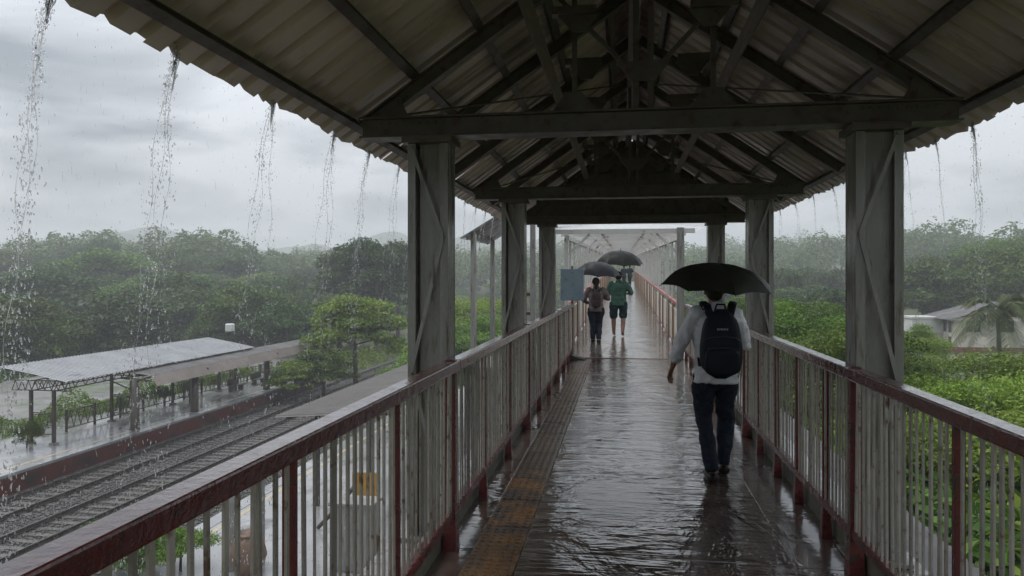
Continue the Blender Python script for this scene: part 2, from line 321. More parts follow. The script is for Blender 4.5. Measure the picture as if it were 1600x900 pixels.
def np_mesh(name, V, Fq, m, smooth=False):
    me = bpy.data.meshes.new(name); nv, nf, k = len(V), len(Fq), Fq.shape[1]
    me.vertices.add(nv); me.vertices.foreach_set('co', V.astype(np.float32).ravel())
    me.loops.add(nf * k); me.loops.foreach_set('vertex_index', Fq.astype(np.int32).ravel())
    me.polygons.add(nf); me.polygons.foreach_set('loop_start', np.arange(0, nf * k, k, dtype=np.int32)); me.polygons.foreach_set('loop_total', np.full(nf, k, np.int32))
    if smooth: me.polygons.foreach_set('use_smooth', np.ones(nf, bool))
    me.materials.append(m); me.update(calc_edges=True); return me
def corr_sheet(name, m, parent, path, y0, y1, pitch=.2, rib=.028, ragged=0.0, sag=0.0, round_=False):
    """corrugated sheet: profile runs along y, ribs run along path [(x,z),...] from eave to top"""
    prof = []; y = y0
    while y < y1 - 1e-6:
        if round_:
            for q in range(4): prof.append((y + pitch * q / 4, rib * .5 * (1 - math.cos(q * math.pi / 2))))
        else: prof += [(y, 0), (y + pitch * .62, 0), (y + pitch * .70, rib), (y + pitch * .92, rib)]
        y += pitch
    prof.append((y1, 0)); prof = [p for p in prof if p[0] <= y1 + 1e-6]
    vs, fs = [], []; n = len(path)
    for j, (yy, h) in enumerate(prof):
        jit = ragged * random.uniform(-1, 1)
        for i, (x, z) in enumerate(path):
            a = path[max(i - 1, 0)]; b = path[min(i + 1, n - 1)]; dx, dz = b[0] - a[0], b[1] - a[1]; l = math.hypot(dx, dz); nx, nz = -dz / l, dx / l
            if nz < 0: nx, nz = -nx, -nz
            e = jit if i == 0 else 0
            s = sag * random.uniform(-1, 1)
            vs.append((x - dx / l * e + nx * (h + s), yy, z - dz / l * e + nz * (h + s)))
    for j in range(len(prof) - 1):
        for i in range(n - 1): fs.append((j * n + i, (j + 1) * n + i, (j + 1) * n + i + 1, j * n + i + 1))
    return MB().add(vs, fs).build(name, m, parent)

# ------------------------------------------------------------------ ground and terrain
GZ, PZ = -7.75, -6.75
def ss(t): t = min(max(t, 0.), 1.); return t * t * (3 - 2 * t)
def zt(x, y):
    r = math.hypot(x, y)
    m = max(ss((-x - 46) / 30), ss((x - 8) / 30), ss((y - 150) / 80))
    a = 17 * ss((r - 70) / 480) * m
    b = 5.5 * ss((x - 12) / 90) if x > 12 else 0
    hl = 3.0 * math.exp(-((x + 150) ** 2 + (y - 185) ** 2) / 3600.0) + 4 * math.exp(-((x - 70) ** 2 + (y - 130) ** 2) / 1600.0)
    w = math.sin(x * .021 + 1.3) * math.cos(y * .017) + .6 * math.sin(x * .05 + y * .043) + .5 * math.sin(x * .013 - y * .031 + 2)
    return GZ + a + b + hl * m + 2.4 * w * m * ss((r - 80) / 120) + 2.0 * w * ss((r - 200) / 300)
xs = sorted(set(list(range(-1500, -200, 50)) + list(range(-200, 200, 10)) + list(range(200, 1501, 50))))
ys = sorted(set(list(range(-300, -60, 60)) + list(range(-60, 320, 10)) + list(range(320, 1701, 60))))
gv = [(x, y, zt(x, y) - .06) for y in ys for x in xs]; nx = len(xs)
gf = [(j * nx + i, j * nx + i + 1, (j + 1) * nx + i + 1, (j + 1) * nx + i) for j in range(len(ys) - 1) for i in range(nx - 1)]
tag(MB().add(gv, gf).build('ground', M_ground, smooth=True), kind='structure')
def sheet(name, m, x0, x1, y0, y1, z, n=1):
    return tag(MB().add([(x0, y0, z), (x1, y0, z), (x1, y1, z), (x0, y1, z)], [(0, 1, 2, 3)]).build(name, m), kind='structure')
sheet('yard', M_yard, -51, -33.2, 5, 78, GZ + .9)
yd = MB().box(-51.02, -33.18, 4.98, 78.02, GZ - .2, GZ + .88).build('yard_base', M_yard); tag(yd, kind='structure')
tb = MB().add([(-26.4, -5, GZ + .10), (-14.2, -5, GZ + .10), (-14.2, 150, GZ + .10), (-26.4, 150, GZ + .10)], [(0, 1, 2, 3)]); tag(tb.build('ballast_bed', M_ballast), kind='structure')
# far wooded ridges
def ridge(name, x0, x1, y, h, seed, depth):
    rs = random.Random(seed); ph = [rs.uniform(0, 6) for _ in range(5)]
    n, mrows = 120, 14; vs = []
    for j in range(mrows):
        t = j / (mrows - 1)
        for i in range(n):
            u = i / (n - 1); x = x0 + (x1 - x0) * u
            e = ss(u * 5) * ss((1 - u) * 5)
            hh = h * e * (.66 + .13 * math.sin(u * 7 + ph[0]) + .07 * math.sin(u * 19 + ph[1]) + .05 * math.sin(u * 55 + ph[2]) + .025 * math.sin(u * 130 + ph[3]))
            vs.append((x, y + depth * (t - .5) + 20 * math.sin(u * 14 + ph[4]), -10 + 1.22 * hh * math.sin(math.pi * min(t * 1.0, 1)) + rs.uniform(0, 2.2)))
    fs = [(j * n + i, j * n + i + 1, (j + 1) * n + i + 1, (j + 1) * n + i) for j in range(mrows - 1) for i in range(n - 1)]
    return tag(MB().add(vs, fs).build(name, M_hill, smooth=True), kind='structure')
ridge('hills', -900, 160, 960, 88, 3, 340)
ridge('hills', -1150, -330, 800, 62, 9, 300)

# ------------------------------------------------------------------ walkway deck
XC = .13; RAIL = 1.17; JOINT = 15.6
XL, XR = XC - RAIL, XC + RAIL
TR = [.7, 4.45, 8.15, 11.95]
deck = tag(MB().box(XC - 1.62, XC + 1.62, -3, JOINT, -.30, -.035).build('walkway', M_gutter), kind='structure')
deck['label'] = 'wet brown concrete footbridge deck'
def slab(name, m, x0, x1, y0, y1, z1=0.0, bev=.004): return box_obj(name, m, deck, x0 + .002, x1 - .002, y0 + .002, y1 - .002, -.034, z1, bevel=bev)
y = -3.0
while y < JOINT - .1:
    y2 = min(y + 1.86, JOINT); slab('paving_slab', M_floor, -.605, .99, y, y2, random.uniform(-.001, .001)); y = y2
y = -3.0
while y < JOINT - .1:
    y2 = min(y + .93, JOINT)
    slab('edge_slab', M_gutter, XC - 1.6, -.905, y, y2, -.006); slab('edge_slab', M_gutter, .99, XC + 1.6, y, y2, -.012); y = y2
# tactile tiles with raised studs
tile = MB().box(-.148, .148, -.148, .148, -.034, .002)
for i in range(5):
    for j in range(5): tile.box(-.118 + i * .056 - .010, -.118 + i * .056 + .010, -.118 + j * .056 - .016, -.118 + j * .056 + .016, .002, .007, taper=.004)
tile_me = tile.mesh('tactile_tile', M_tact); tile2_me = tile.mesh('tactile_tile', M_tact2)
y = -2.85
while y < JOINT - .1: link('tactile_tile', tile_me if y < 6.3 + random.uniform(-.7, .7) else tile2_me, deck, loc=(-.755, y, random.uniform(-.002, .002))); y += .302
for s in (-1, 1):
    x = XC + s * (RAIL + .10)
    k = MB().box(x - .045, x + .045, -3, JOINT, -.03, .11); tag(k.build('kerb', M_kerb, bevel=.012), kind='structure')
# deck edge girders and joint bar
for s in (-1, 1):
    g = MB().channel((XC + s * 1.56, -3, -.62), (XC + s * 1.56, JOINT, -.62), .14, .62, .02)
    tag(g.build('deck_girder', M_steel), 'grey steel girder under the %s edge of the footbridge deck' % ('left' if s < 0 else 'right'), 'girder')

# ------------------------------------------------------------------ railings
bar_me = MB().box(-.0045, .0045, -.0095, .0095, .235, 1.085).mesh('baluster', M_bar)
bar2_me = MB().box(-.004, .004, -.016, .016, .235, 1.085).mesh('baluster', M_bar)
def railing(x, y0, posts, y1, label, side, first=True):
    root = empty('railing', (x, y0, 0)); tag(root, label, 'railing', 'railings along the covered footbridge')
    def P(mb, name, m, bev=0): return mb.build(name, m, root, bevel=bev)
    n = 8; hr = MB()
    hr.beam((0, .002, 1.118), (0, y1 - y0 - .002, 1.118), .088, .066); P(hr, 'handrail', M_wetrail, .008)
    P(MB().beam((0, .001, .215), (0, y1 - y0 - .001, .215), .05, .05), 'bottom_rail', M_maroon, .005)
    for p in posts:
        main = any(abs(p - t) < .12 for t in TR)
        w = .052 if main else .03
        pm = MB().box(-w / 2 - .006, w / 2 + .006, p - y0 - w / 2, p - y0 + w / 2, .19, 1.088 if not main else 1.158)
        P(pm, 'post', M_maroon, .004)
        P(MB().box(-w / 2 - .008, w / 2 + .008, p - y0 - w / 2 - .01, p - y0 + w / 2 + .01, -.012, .189, taper=.012), 'foot', M_maroon, .004)
    y = y0 + .05
    while y < y1 - .03:
        if all(abs(y - p) > .035 for p in posts):
            link('baluster', bar2_me if random.random() < .07 else bar_me, root, loc=(random.uniform(-.004, .004) - .012 * side, y - y0, 0), rot=(random.gauss(0, .006), random.gauss(0, .004), random.gauss(0, .12)))
        y += .073
    return root
railing(XL, -.6, [1.07, 2.2, 3.3, 4.42], 4.50, 'maroon railing with grey bars at lower left, nearest the viewer', -1)
railing(XL, 4.50, [5.5, 6.75, 8.1], 8.18, 'maroon left railing bay between the first and second grey columns', -1)
railing(XL, 8.18, [9.3, 10.55, 11.9], 11.98, 'maroon left railing bay between the second and third grey columns', -1)
railing(XL, 11.98, [13.2, 14.4, 15.45], 15.5, 'maroon left railing bay ending beside the blue grey board', -1)
railing(XR, .8, [1.9, 3.1, 4.40], 4.46, 'maroon railing with grey bars at lower right, nearest the viewer', 1)
railing(XR, 4.46, [5.0, 5.75, 6.5, 7.3, 8.1], 8.16, 'maroon right railing bay beside the man with the backpack', 1)
railing(XR, 8.16, [9.1, 10.05, 11.0, 11.9], 11.98, 'maroon right railing bay just beyond the man with the backpack', 1)
railing(XR, 11.98, [13.2, 14.4, 15.45], 15.5, 'maroon right railing bay ending at the tall grey post', 1)

# ------------------------------------------------------------------ portal frames with laced columns
TIE0, TIE1 = 2.565, 2.70; SL = .69            # slope of the rafters
RX = 1.80                                     # rafter foot, half width
def rz(dx): return TIE1 - .02 + (RX - abs(dx)) * SL
def column(root, s, Y):
    xi, xo = XC + s * 1.225, XC + s * 1.485; x0, x1 = min(xi, xo), max(xi, xo)
    yb, yf = Y + .30, Y + .12                     # back and front of the column (it stands behind its rail post)
    c = MB()
    z0, z1 = -.03, TIE0 - .045
    for xa in (x0, x1 - .014): c.box(xa, xa + .014, yf + .002, yb, z0, z1)
    co = c.build('column_web', M_steel, root, bevel=.002)
    f = MB()
    f.box(x0 - .002, x0 + .05, yf - .012, yf, z0, z1); f.box(x1 - .05, x1 + .002, yf - .012, yf, z0, z1)
    f.box(x0 - .002, x0 + .05, yb + .001, yb + .012, z0, z1); f.box(x1 - .05, x1 + .002, yb + .001, yb + .012, z0, z1)
    f.build('column_flange', M_steel, root, bevel=.002)
    # back plate, open only in a strip on the outer side
    p = MB(); pa, pb = (x0 + .068, x1 - .016) if s < 0 else (x0 + .016, x1 - .03)
    p.box(pa, pb, yf + .035, yf + .043, z0, z1); p.build('back_plate', M_steel, root)
    zz = [2.50, 1.92, 1.05, .30]
    for k in range(3):
        a, b = (x0 + .02, x1 - .03) if (k % 2 == 0) == (s < 0) else (x1 - .03, x0 + .02)
        MB().beam((a, yf - .018, zz[k]), (b, yf - .018, zz[k + 1]), .007, .024).build('lacing_bar', M_steel, root)
        for q in ((a, zz[k]), (b, zz[k + 1])):
            MB().tube([(q[0], yf - .030 - .002 * k, q[1]), (q[0], yf - .02, q[1])], .011, 8).build('rivet', M_steel, root)
    MB().box(x0 - .03, x1 + .03, yf - .05, yb + .05, z1 + .001, TIE0 - .003).build('cap_plate', M_dsteel, root)
    MB().box(x0 - .04, x1 + .04, yf - .06, yb + .06, -.008, .012).build('base_plate', M_steel, root)
def frame(Y, label, with_cols=True, gable=False):
    root = empty('portal_frame', (0, 0, 0)); root.location = (XC, Y, 0); tag(root, label, 'steel frame', 'roof frames of the footbridge')
    root.location = (0, 0, 0)
    if with_cols:
        for s in (-1, 1): column(root, s, Y)
        t = MB(); yc = Y + .2
        t.box(XC - RX, XC + RX, yc - .055, yc - .043, TIE0 + .013, TIE1 - .013)
        t.box(XC - RX, XC + RX, yc + .03, yc + .042, TIE0 + .013, TIE1 - .013)
        for z in (TIE0, TIE1 - .012): t.box(XC - RX - .01, XC + RX + .01, yc - .095, yc + .08, z, z + .012)
        t.build('tie_beam', M_dsteel, root, bevel=.002)
        for s in (-1, 1):
            for k in range(9):
                MB().ball((XC + s * (RX - .12 - .052 * k), yc - .06, TIE0 + .095), (.012, .008, .012), 8, 5).build('rivet', M_dsteel, root)
    else: yc = Y
    for s in (-1, 1):
        a = (XC + s * (RX + .02), yc, rz(RX) - .03); b = (XC + s * .03, yc, rz(0) - .03)
        MB().channel(a, b, .065, .092, .011).build('rafter', M_dsteel, root)
    zc = 3.32; hx = (rz(0) - zc) / SL - .1
    for s in (-1, 1):     # short collar plates and gussets hung under the ridge
        MB().box(XC + s * .43 - .14, XC + s * .43 + .14, yc - .03, yc + .045, zc, zc + .05).build('collar_plate', M_dsteel, root)
        g = MB(); cx = XC + s * .40
        pts = [(cx - .13, zc - .002), (cx + .13, zc - .002), (cx + .04, zc - .11), (cx - .04, zc - .11)]
        g.add([(x, yc - .006, z) for x, z in pts] + [(x, yc + .006, z) for x, z in pts], [(0, 1, 2, 3), (7, 6, 5, 4), (0, 4, 5, 1), (1, 5, 6, 2), (2, 6, 7, 3), (3, 7, 4, 0)])
        g.build('gusset', M_dsteel, root)
    if with_cols:
        for dx in (-.045, .045): MB().box(XC + dx - .018, XC + dx + .018, yc - .03, yc + .03, TIE1 + .001, rz(0) - .10).build('king_post', M_dsteel, root)
        g = MB(); pts = [(XC - .17, TIE1 + .30), (XC + .17, TIE1 + .30), (XC + .07, TIE1 + .18), (XC - .07, TIE1 + .18)]
        g.add([(x, yc - .045, z) for x, z in pts] + [(x, yc - .034, z) for x, z in pts], [(0, 1, 2, 3), (7, 6, 5, 4), (0, 4, 5, 1), (1, 5, 6, 2), (2, 6, 7, 3), (3, 7, 4, 0)]); g.build('gusset', M_dsteel, root)
        for s in (-1, 1):
            MB().beam((XC + s * .08, yc + .05, TIE1 + .27), (XC + s * .55, yc + .05, rz(.55) - .07), .022, .028).build('strut', M_dsteel, root)
            MB().box(XC + s * .43 - .016, XC + s * .43 + .016, yc + .047, yc + .075, TIE1 + .001, rz(.43) - .09).build('hanger', M_dsteel, root)
            g = MB(); cx = XC + s * .43; pts = [(cx - .16, TIE1 + .002), (cx + .16, TIE1 + .002), (cx + .05, TIE1 + .14), (cx - .05, TIE1 + .14)]
            g.add([(x, yc + .031, z) for x, z in pts] + [(x, yc + .043, z) for x, z in pts], [(3, 2, 1, 0), (4, 5, 6, 7), (0, 1, 5, 4), (1, 2, 6, 5), (2, 3, 7, 6), (3, 0, 4, 7)]); g.build('gusset', M_dsteel, root)
            # foot gusset between tie and rafter
            cx = XC + s * (RX - .25); pts = [(cx + s * .2, TIE1), (cx - s * .06, TIE1), (cx - s * .0, TIE1 + .13)]
            MB().add([(x, yc - .062, z) for x, z in pts] + [(x, yc - .056, z) for x, z in pts], [(0, 1, 2), (5, 4, 3), (0, 3, 4, 1), (1, 4, 5, 2), (2, 5, 3, 0)]).build('gusset', M_dsteel, root)
    if gable:
        n = 11; w = 2 * 1.55 / n
        for k in range(n):
            x0 = XC - 1.55 + k * w; x1 = x0 + w + .02; z0 = TIE1 + .005
            za, zb = rz(x0 - XC) + .11, rz(x1 - XC) + .11
            MB().add([(x0, yc + .09 + .02 * (k % 2), z0), (x1, yc + .09 + .02 * (k % 2), z0), (x1, yc + .09 + .02 * (k % 2), max(zb, z0 + .02)), (x0, yc + .09 + .02 * (k % 2), max(za, z0 + .02)),
                      (x0, yc + .105 + .02 * (k % 2), z0), (x1, yc + .105 + .02 * (k % 2), z0), (x1, yc + .105 + .02 * (k % 2), max(zb, z0 + .02)), (x0, yc + .105 + .02 * (k % 2), max(za, z0 + .02))],
                     [(0, 1, 2, 3), (7, 6, 5, 4), (0, 4, 5, 1), (1, 5, 6, 2), (2, 6, 7, 3), (3, 7, 4, 0)]).build('gable_sheet', M_dsteel, root)
    return root
frame(TR[1], 'nearest grey portal frame with laced columns and wide tie beam')
frame(TR[2], 'second grey portal frame with laced columns behind the nearest one')
frame(TR[3], 'third portal frame with dark sheeted gable above the couple', gable=True)
for Y, lab in ((5.75, 'dark rafter pair just behind the nearest tie beam'), (7.0, 'dark rafter pair just in front of the second tie beam'),
               (9.45, 'dark rafter pair just behind the second tie beam'), (10.7, 'dark rafter pair just in front of the sheeted gable')):
    frame(Y, lab, with_cols=False)
# piers below the deck
for i, Y in enumerate(TR[1:]):
    for s in (-1, 1):
        x = XC + s * 1.36
        pr = MB().box(x - .16, x - .145, Y + .08, Y + .34, PZ - 1.0, -.31).box(x + .145, x + .16, Y + .08, Y + .34, PZ - 1.0, -.31).box(x - .144, x + .144, Y + .20, Y + .215, PZ - 1.0, -.31)
        tag(pr.build('bridge_pier', M_steel), 'grey steel pier under the footbridge deck', 'pier', 'piers under the footbridge')

# ------------------------------------------------------------------ corrugated canopy roof
roof = empty('canopy_roof', (XC, 5, 2.6)); tag(roof, 'long corrugated metal roof with battens over the footbridge', 'roof'); roof.location = (0, 0, 0)
EV = 2.07
def cz(dx): return rz(dx) + .135                 # underside of the sheets
y = -1.2; k = 0
while y < 12.7:
    y2 = min(y + 1.0, 12.75)
    for s in (-1, 1):
        path = [(XC + s * (EV + random.uniform(-.012, .02)), cz(EV) + random.uniform(-.008, .004)), (XC + s * 1.5, cz(1.5)), (XC + s * .8, cz(.8)), (XC + s * .02, cz(.02) + (.008 if k % 2 else 0))]
        corr_sheet('roof_sheet', M_sheet, roof, path, y - .03, y2 + .001, rib=.034, ragged=.016, sag=.002)
    y = y2; k += 1
MB().add([(XC - .2, -1.2, cz(.2) + .05), (XC, -1.2, cz(0) + .06), (XC + .2, -1.2, cz(.2) + .05), (XC - .2, 12.75, cz(.2) + .05), (XC, 12.75, cz(0) + .06), (XC + .2, 12.75, cz(.2) + .05)], [(0, 1, 4, 3), (1, 2, 5, 4)]).build('ridge_cap', M_sheet, roof)
for s in (-1, 1):
    for dx, w, h, m in ((1.90, .05, .06, M_dsteel), (1.47, .055, .07, M_dsteel), (1.04, .055, .07, M_dsteel), (.64, .055, .07, M_dsteel), (.23, .05, .08, M_dsteel)):
        up = Vector((s * SL, 0, 1)).normalized(); z = rz(dx) + .075
        MB().channel((XC + s * dx, -1.2, z), (XC + s * dx, 12.7, z), w, h, .010, up).build('purlin', m, roof)
    # timber batten slung under the rafters
    MB().beam((XC + s * .70, -1.2, rz(.70) - .135), (XC + s * .70, 12.0, rz(.70) - .135), .075, .05, Vector((s * SL, 0, 1))).build('batten', M_plank, roof)
MB().channel((XC - .03, -1.2, rz(0) - .07), (XC - .03, 12.0, rz(0) - .07), .09, .12, .012).build('ridge_beam', M_dsteel, roof)
for s, ya, yb in ((-1, 4.6, 7.9), (1, 4.6, 7.9), (-1, 8.4, 11.8), (1, 8.4, 11.8)):       # thin bracing rods in the roof plane
    MB().tube([(XC + s * 1.62, ya, rz(1.62) - .1), (XC + s * .15, yb, rz(.15) - .1)], .009, 6).build('bracing_rod', M_dsteel, roof)

# ------------------------------------------------------------------ far uphill walkway
FSL = .025; FY1 = 74.0
def fz(y): return max(0, (y - JOINT) * FSL)
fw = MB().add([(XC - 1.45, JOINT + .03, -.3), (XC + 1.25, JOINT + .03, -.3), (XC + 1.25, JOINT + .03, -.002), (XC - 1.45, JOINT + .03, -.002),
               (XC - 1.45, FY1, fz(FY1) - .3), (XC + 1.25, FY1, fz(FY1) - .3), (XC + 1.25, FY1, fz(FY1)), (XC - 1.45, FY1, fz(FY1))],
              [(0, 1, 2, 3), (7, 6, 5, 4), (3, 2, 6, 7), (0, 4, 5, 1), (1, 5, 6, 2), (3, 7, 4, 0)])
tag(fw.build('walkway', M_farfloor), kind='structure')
sj = MB().box(-.95, 1.1, JOINT - .06, JOINT + .1, -.03, .006); tag(sj.build('floor_line', M_tact), kind='structure')
by = JOINT + .5; nb = 0; ends = ['nearest', 'second', 'third', 'fourth', 'fifth', 'sixth', 'seventh', 'eighth', 'ninth', 'tenth', 'eleventh', 'twelfth', 'thirteenth', 'fourteenth', 'fifteenth', 'sixteenth']
XA, XB = XC - 1.33, XC + 1.10
post_me = MB().box(-.042, .042, -.042, .042, 0, 2.62).mesh('post', M_farwhite)
thin_me = MB().box(-.024, .024, -.024, .024, 0, 2.6).mesh('post', M_farwhite)
first_me = MB().box(-.075, .075, -.06, .06, -.0, 2.75).mesh('post', M_steel)
opost_me = MB().box(-.022, .022, -.022, .022, .02, 1.05).mesh('railing_post', M_orange)
BAY = 4.4
roofsheet_me = corr_sheet('roof_sheet', M_skylight, None, [(XA - .5, 0), (0, .12), (XB + .5, 0)], 0, BAY + .05, pitch=.275, rib=.03)
proto = roofsheet_me.data; bpy.data.objects.remove(roofsheet_me)
panel_me = MB().box(-.015, .015, .03, BAY / 4 - .03, .14, .92).mesh('railing_panel', M_farpanel)
while by < FY1 - 2:
    b = empty('walkway_bay', (0, by, fz(by)), 0); b.rotation_euler.x = math.atan(FSL)
    tag(b, 'whitewashed posts and pale roof of the far walkway, %s bay' % ends[min(nb, 15)], 'walkway', 'bays of the far walkway')
    for s, x in ((-1, XA), (1, XB)):
        link('post', first_me if (nb == 0 and s > 0) else post_me, b, loc=(x, 0, -.0))
        for q in (1, 2): link('post', thin_me, b, loc=(x + s * .02, BAY * q / 3, 0))
        MB().box(x - .035, x + .035, .06, BAY - .06, 1.05, 1.11).build('top_rail', M_farred, b)
        MB().box(x - .02, x + .02, .06, BAY - .06, .08, .135).build('bottom_rail', M_farred, b)
        for q in (1.5, 3): link('railing_post', opost_me, b, loc=(x - s * .045, BAY * q / 4, 0))
        for q in range(4): link('railing_panel', panel_me, b, loc=(x, BAY * q / 4, 0))
        MB().box(x - .05, x + .05, .06, BAY - .06, 2.50, 2.60).build('eave_beam', M_farwhite, b)
    for q in (0, .5):
        MB().beam((XA - .3, BAY * q + .001, 2.68), (XB + .3, BAY * q + .001, 2.68), .07, .10 if q == 0 else .06).build('cross_beam', M_farwhite, b)
    for q in (.3, .7): MB().beam((XA + (XB - XA) * q, .06, 2.71), (XA + (XB - XA) * q, BAY - .06, 2.71), .05, .05).build('roof_batten', M_farwhite, b)
    for s_, x in ((1, XA), (-1, XB)): MB().beam((x, .02, 2.15), (x + s_ * .5, .02, 2.62), .04, .05).build('knee_brace', M_farwhite, b)
    link('roof_sheet', proto, b, loc=(0, 0, 2.76))
    by += BAY; nb += 1

# side stair roof on the left beyond the second column
st = empty('stair_roof', (-2.3, 15.5, 0)); tag(st, 'dark corrugated roof corner of a side stair left of the footbridge', 'roof'); st.location = (0, 0, 0)
for k in range(3): corr_sheet('roof_sheet', M_lroof3, st, [(-3.15, 2.47), (-2.3, 2.98), (-1.45, 3.5)], 14.2 + k * .95, 15.2 + k * .95, ragged=.05, sag=.006)
for x, yy in ((-2.95, 14.5), (-2.95, 16.7), (-1.75, 14.5), (-1.75, 16.7)): MB().box(x - .05, x + .05, yy - .05, yy + .05, -7.5, 2.45 + (x + 3.15) * .6).build('post', M_steel, st)
for z in (.98, 1.36): MB().beam((-2.35, 14.5, z), (-1.75, 14.5, z), .05, .06).build('guard_rail', M_maroon, st)
MB().add([(-3.0, 14.45, -.1), (-1.5, 14.45, -.1), (-1.5, 16.8, -.1), (-3.0, 16.8, -.1), (-3.0, 14.45, -.25), (-1.5, 14.45, -.25), (-1.5, 16.8, -.25), (-3.0, 16.8, -.25)], [(0, 1, 2, 3), (7, 6, 5, 4), (0, 4, 5, 1), (1, 5, 6, 2), (2, 6, 7, 3), (3, 7, 4, 0)]).build('landing', M_concrete, st)

# blue-grey board on a post with wedge foot
sb = empty('notice_board', (-1.02, 15.2, 0)); tag(sb, 'blank blue grey metal board on a thin post beside the left railing', 'board')
MB().box(-.24, .24, -.012, .012, 1.22, 1.87).build('board', M_signblue, sb, bevel=.004)
for z in (1.28, 1.55, 1.8): MB().ball((.02, -.014, z), .012, 8, 5).build('bolt', M_dsteel, sb)
MB().box(-.02, .02, .014, .05, 0, 1.93).build('post', M_dsteel, sb)
MB().add([(-.2, -.14, 0), (.3, -.14, 0), (.3, .2, 0), (-.2, .2, 0), (-.2, -.14, .14), (-.2, .2, .14), (-.12, -.14, .14), (-.12, .2, .14)], [(0, 3, 2, 1), (0, 1, 6, 4), (3, 5, 7, 2), (0, 4, 5, 3), (4, 6, 7, 5), (1, 2, 7, 6)]).build('wedge_foot', M_plastic, sb)

# ------------------------------------------------------------------ lower lean-to roof on the right
lr = empty('lean_to_roof', (2.6, 14, -1)); tag(lr, 'wet corrugated lean-to roof below the right railing', 'roof'); lr.location = (0, 0, 0)
for k in range(19): corr_sheet('roof_sheet', M_lroof3, lr, [(3.55, -1.30), (2.6, -1.08), (1.80, -.92)], 6.5 + k * 1.0 - .02, 7.5 + k * 1.0, pitch=.125, rib=.04, ragged=.006, round_=True)
for k in range(5): MB().box(3.2, 3.3, 7 + k * 4.5, 7.1 + k * 4.5, GZ, -1.27).build('post', M_lattice, lr)
MB().beam((3.25, 6.6, -1.305), (3.25, 25.4, -1.305), .06, .08).build('purlin', M_lattice, lr)

# ------------------------------------------------------------------ railway: platforms, tracks
def platform(name, x0, x1, y0, y1, edges, label):
    p = tag(MB().box(x0, x1, y0, y1, GZ - .1, PZ - .004).build('platform', M_platwall), kind='structure'); p['label'] = label
    MB().add([(x0, y0, PZ), (x1, y0, PZ), (x1, y1, PZ), (x0, y1, PZ)], [(0, 1, 2, 3)]).build('paving', M_platform, p)
    for e, s in edges:
        y = y0
        while y < y1 - .1:
            y2 = min(y + 1.5, y1); xa, xb = sorted((e - s * .03, e + s * .55)); box_obj('coping_stone', M_platform, p, xa, xb, y + .008, y2 - .008, PZ - .12, PZ + .02, bevel=.015); y = y2
        xa, xb = sorted((e + s * .72, e + s * .90)); MB().add([(xa, y0, PZ + .004), (xb, y0, PZ + .004), (xb, y1, PZ + .004), (xa, y1, PZ + .004)], [(0, 1, 2, 3)]).build('safety_line', M_platline, p)
    return p
platform('platform', -33.0, -26.2, 12, 62, [(-26.2, -1)], 'wet far platform with red edge wall')
platform('platform', -14.3, 2.6, 8, 120, [(-14.3, 1)], 'wet near platform below the footbridge')
slp_me = MB().box(-1.32, 1.32, -.13, .13, 0, .16, taper=.0).mesh('sleeper', M_sleeper)
for xc, lab in ((-24.4, 'railway track along the red platform wall'), (-20.85, 'railway track nearer to the footbridge')):
    t = empty('railway_track', (xc, 20, GZ)); tag(t, lab, 'railway track', 'railway tracks'); t.location = (xc, 0, GZ)
    for s in (-1, 1):
        prof = [(-.07, .165), (.07, .165), (.07, .18), (.012, .20), (.012, .285), (.036, .295), (.036, .33), (-.036, .33), (-.036, .295), (-.012, .285), (-.012, .20), (-.07, .18)]
        n = len(prof); vs = [(s * .84 + a, yy, b) for yy in (10, 150) for a, b in prof]
        MB().add(vs, [(i, (i + 1) % n, n + (i + 1) % n, n + i) for i in range(n)]).build('rail', M_railhead, t)
    y = 14.0
    while y < 75: link('sleeper', slp_me, t, loc=(0, y, -.02 + random.uniform(-.01, .01)), rot=(0, 0, random.gauss(0, .012))); y += .66
# ballast stones strewn between the rails
rv = []; rf = []
sv = np.array([(1, 0, 0), (-1, 0, 0), (0, 1, 0), (0, -1, 0), (0, 0, 1), (0, 0, -1)], float); sf = np.array([(0, 2, 4), (2, 1, 4), (1, 3, 4), (3, 0, 4), (2, 0, 5), (1, 2, 5), (3, 1, 5), (0, 3, 5)])
n = 32000; px = rng.uniform(-26, -14.6, n); py = 16 + 50 * rng.random(n) ** 1.3; sz = rng.uniform(.03, .085, n)
ang = rng.uniform(0, 6.28, n); V = sv[None] * sz[:, None, None] * rng.uniform(.6, 1.2, (n, 1, 3)); c, s_ = np.cos(ang)[:, None], np.sin(ang)[:, None]
V = np.stack([V[..., 0] * c - V[..., 1] * s_, V[..., 0] * s_ + V[..., 1] * c, V[..., 2]], -1) + np.stack([px, py, GZ + .115 + 0 * px], -1)[:, None]
M_stone = mat('ballast_stone', (.085, .08, .075), (.035, .032, .03), 7, (.3, .6))
o = link('ballast_stones', np_mesh('ballast_stones', V.reshape(-1, 3), (sf[None] + 6 * np.arange(n)[:, None, None]).reshape(-1, 3), M_stone)); tag(o, 'loose dark ballast stones between the rails', 'ballast', kind='stuff')

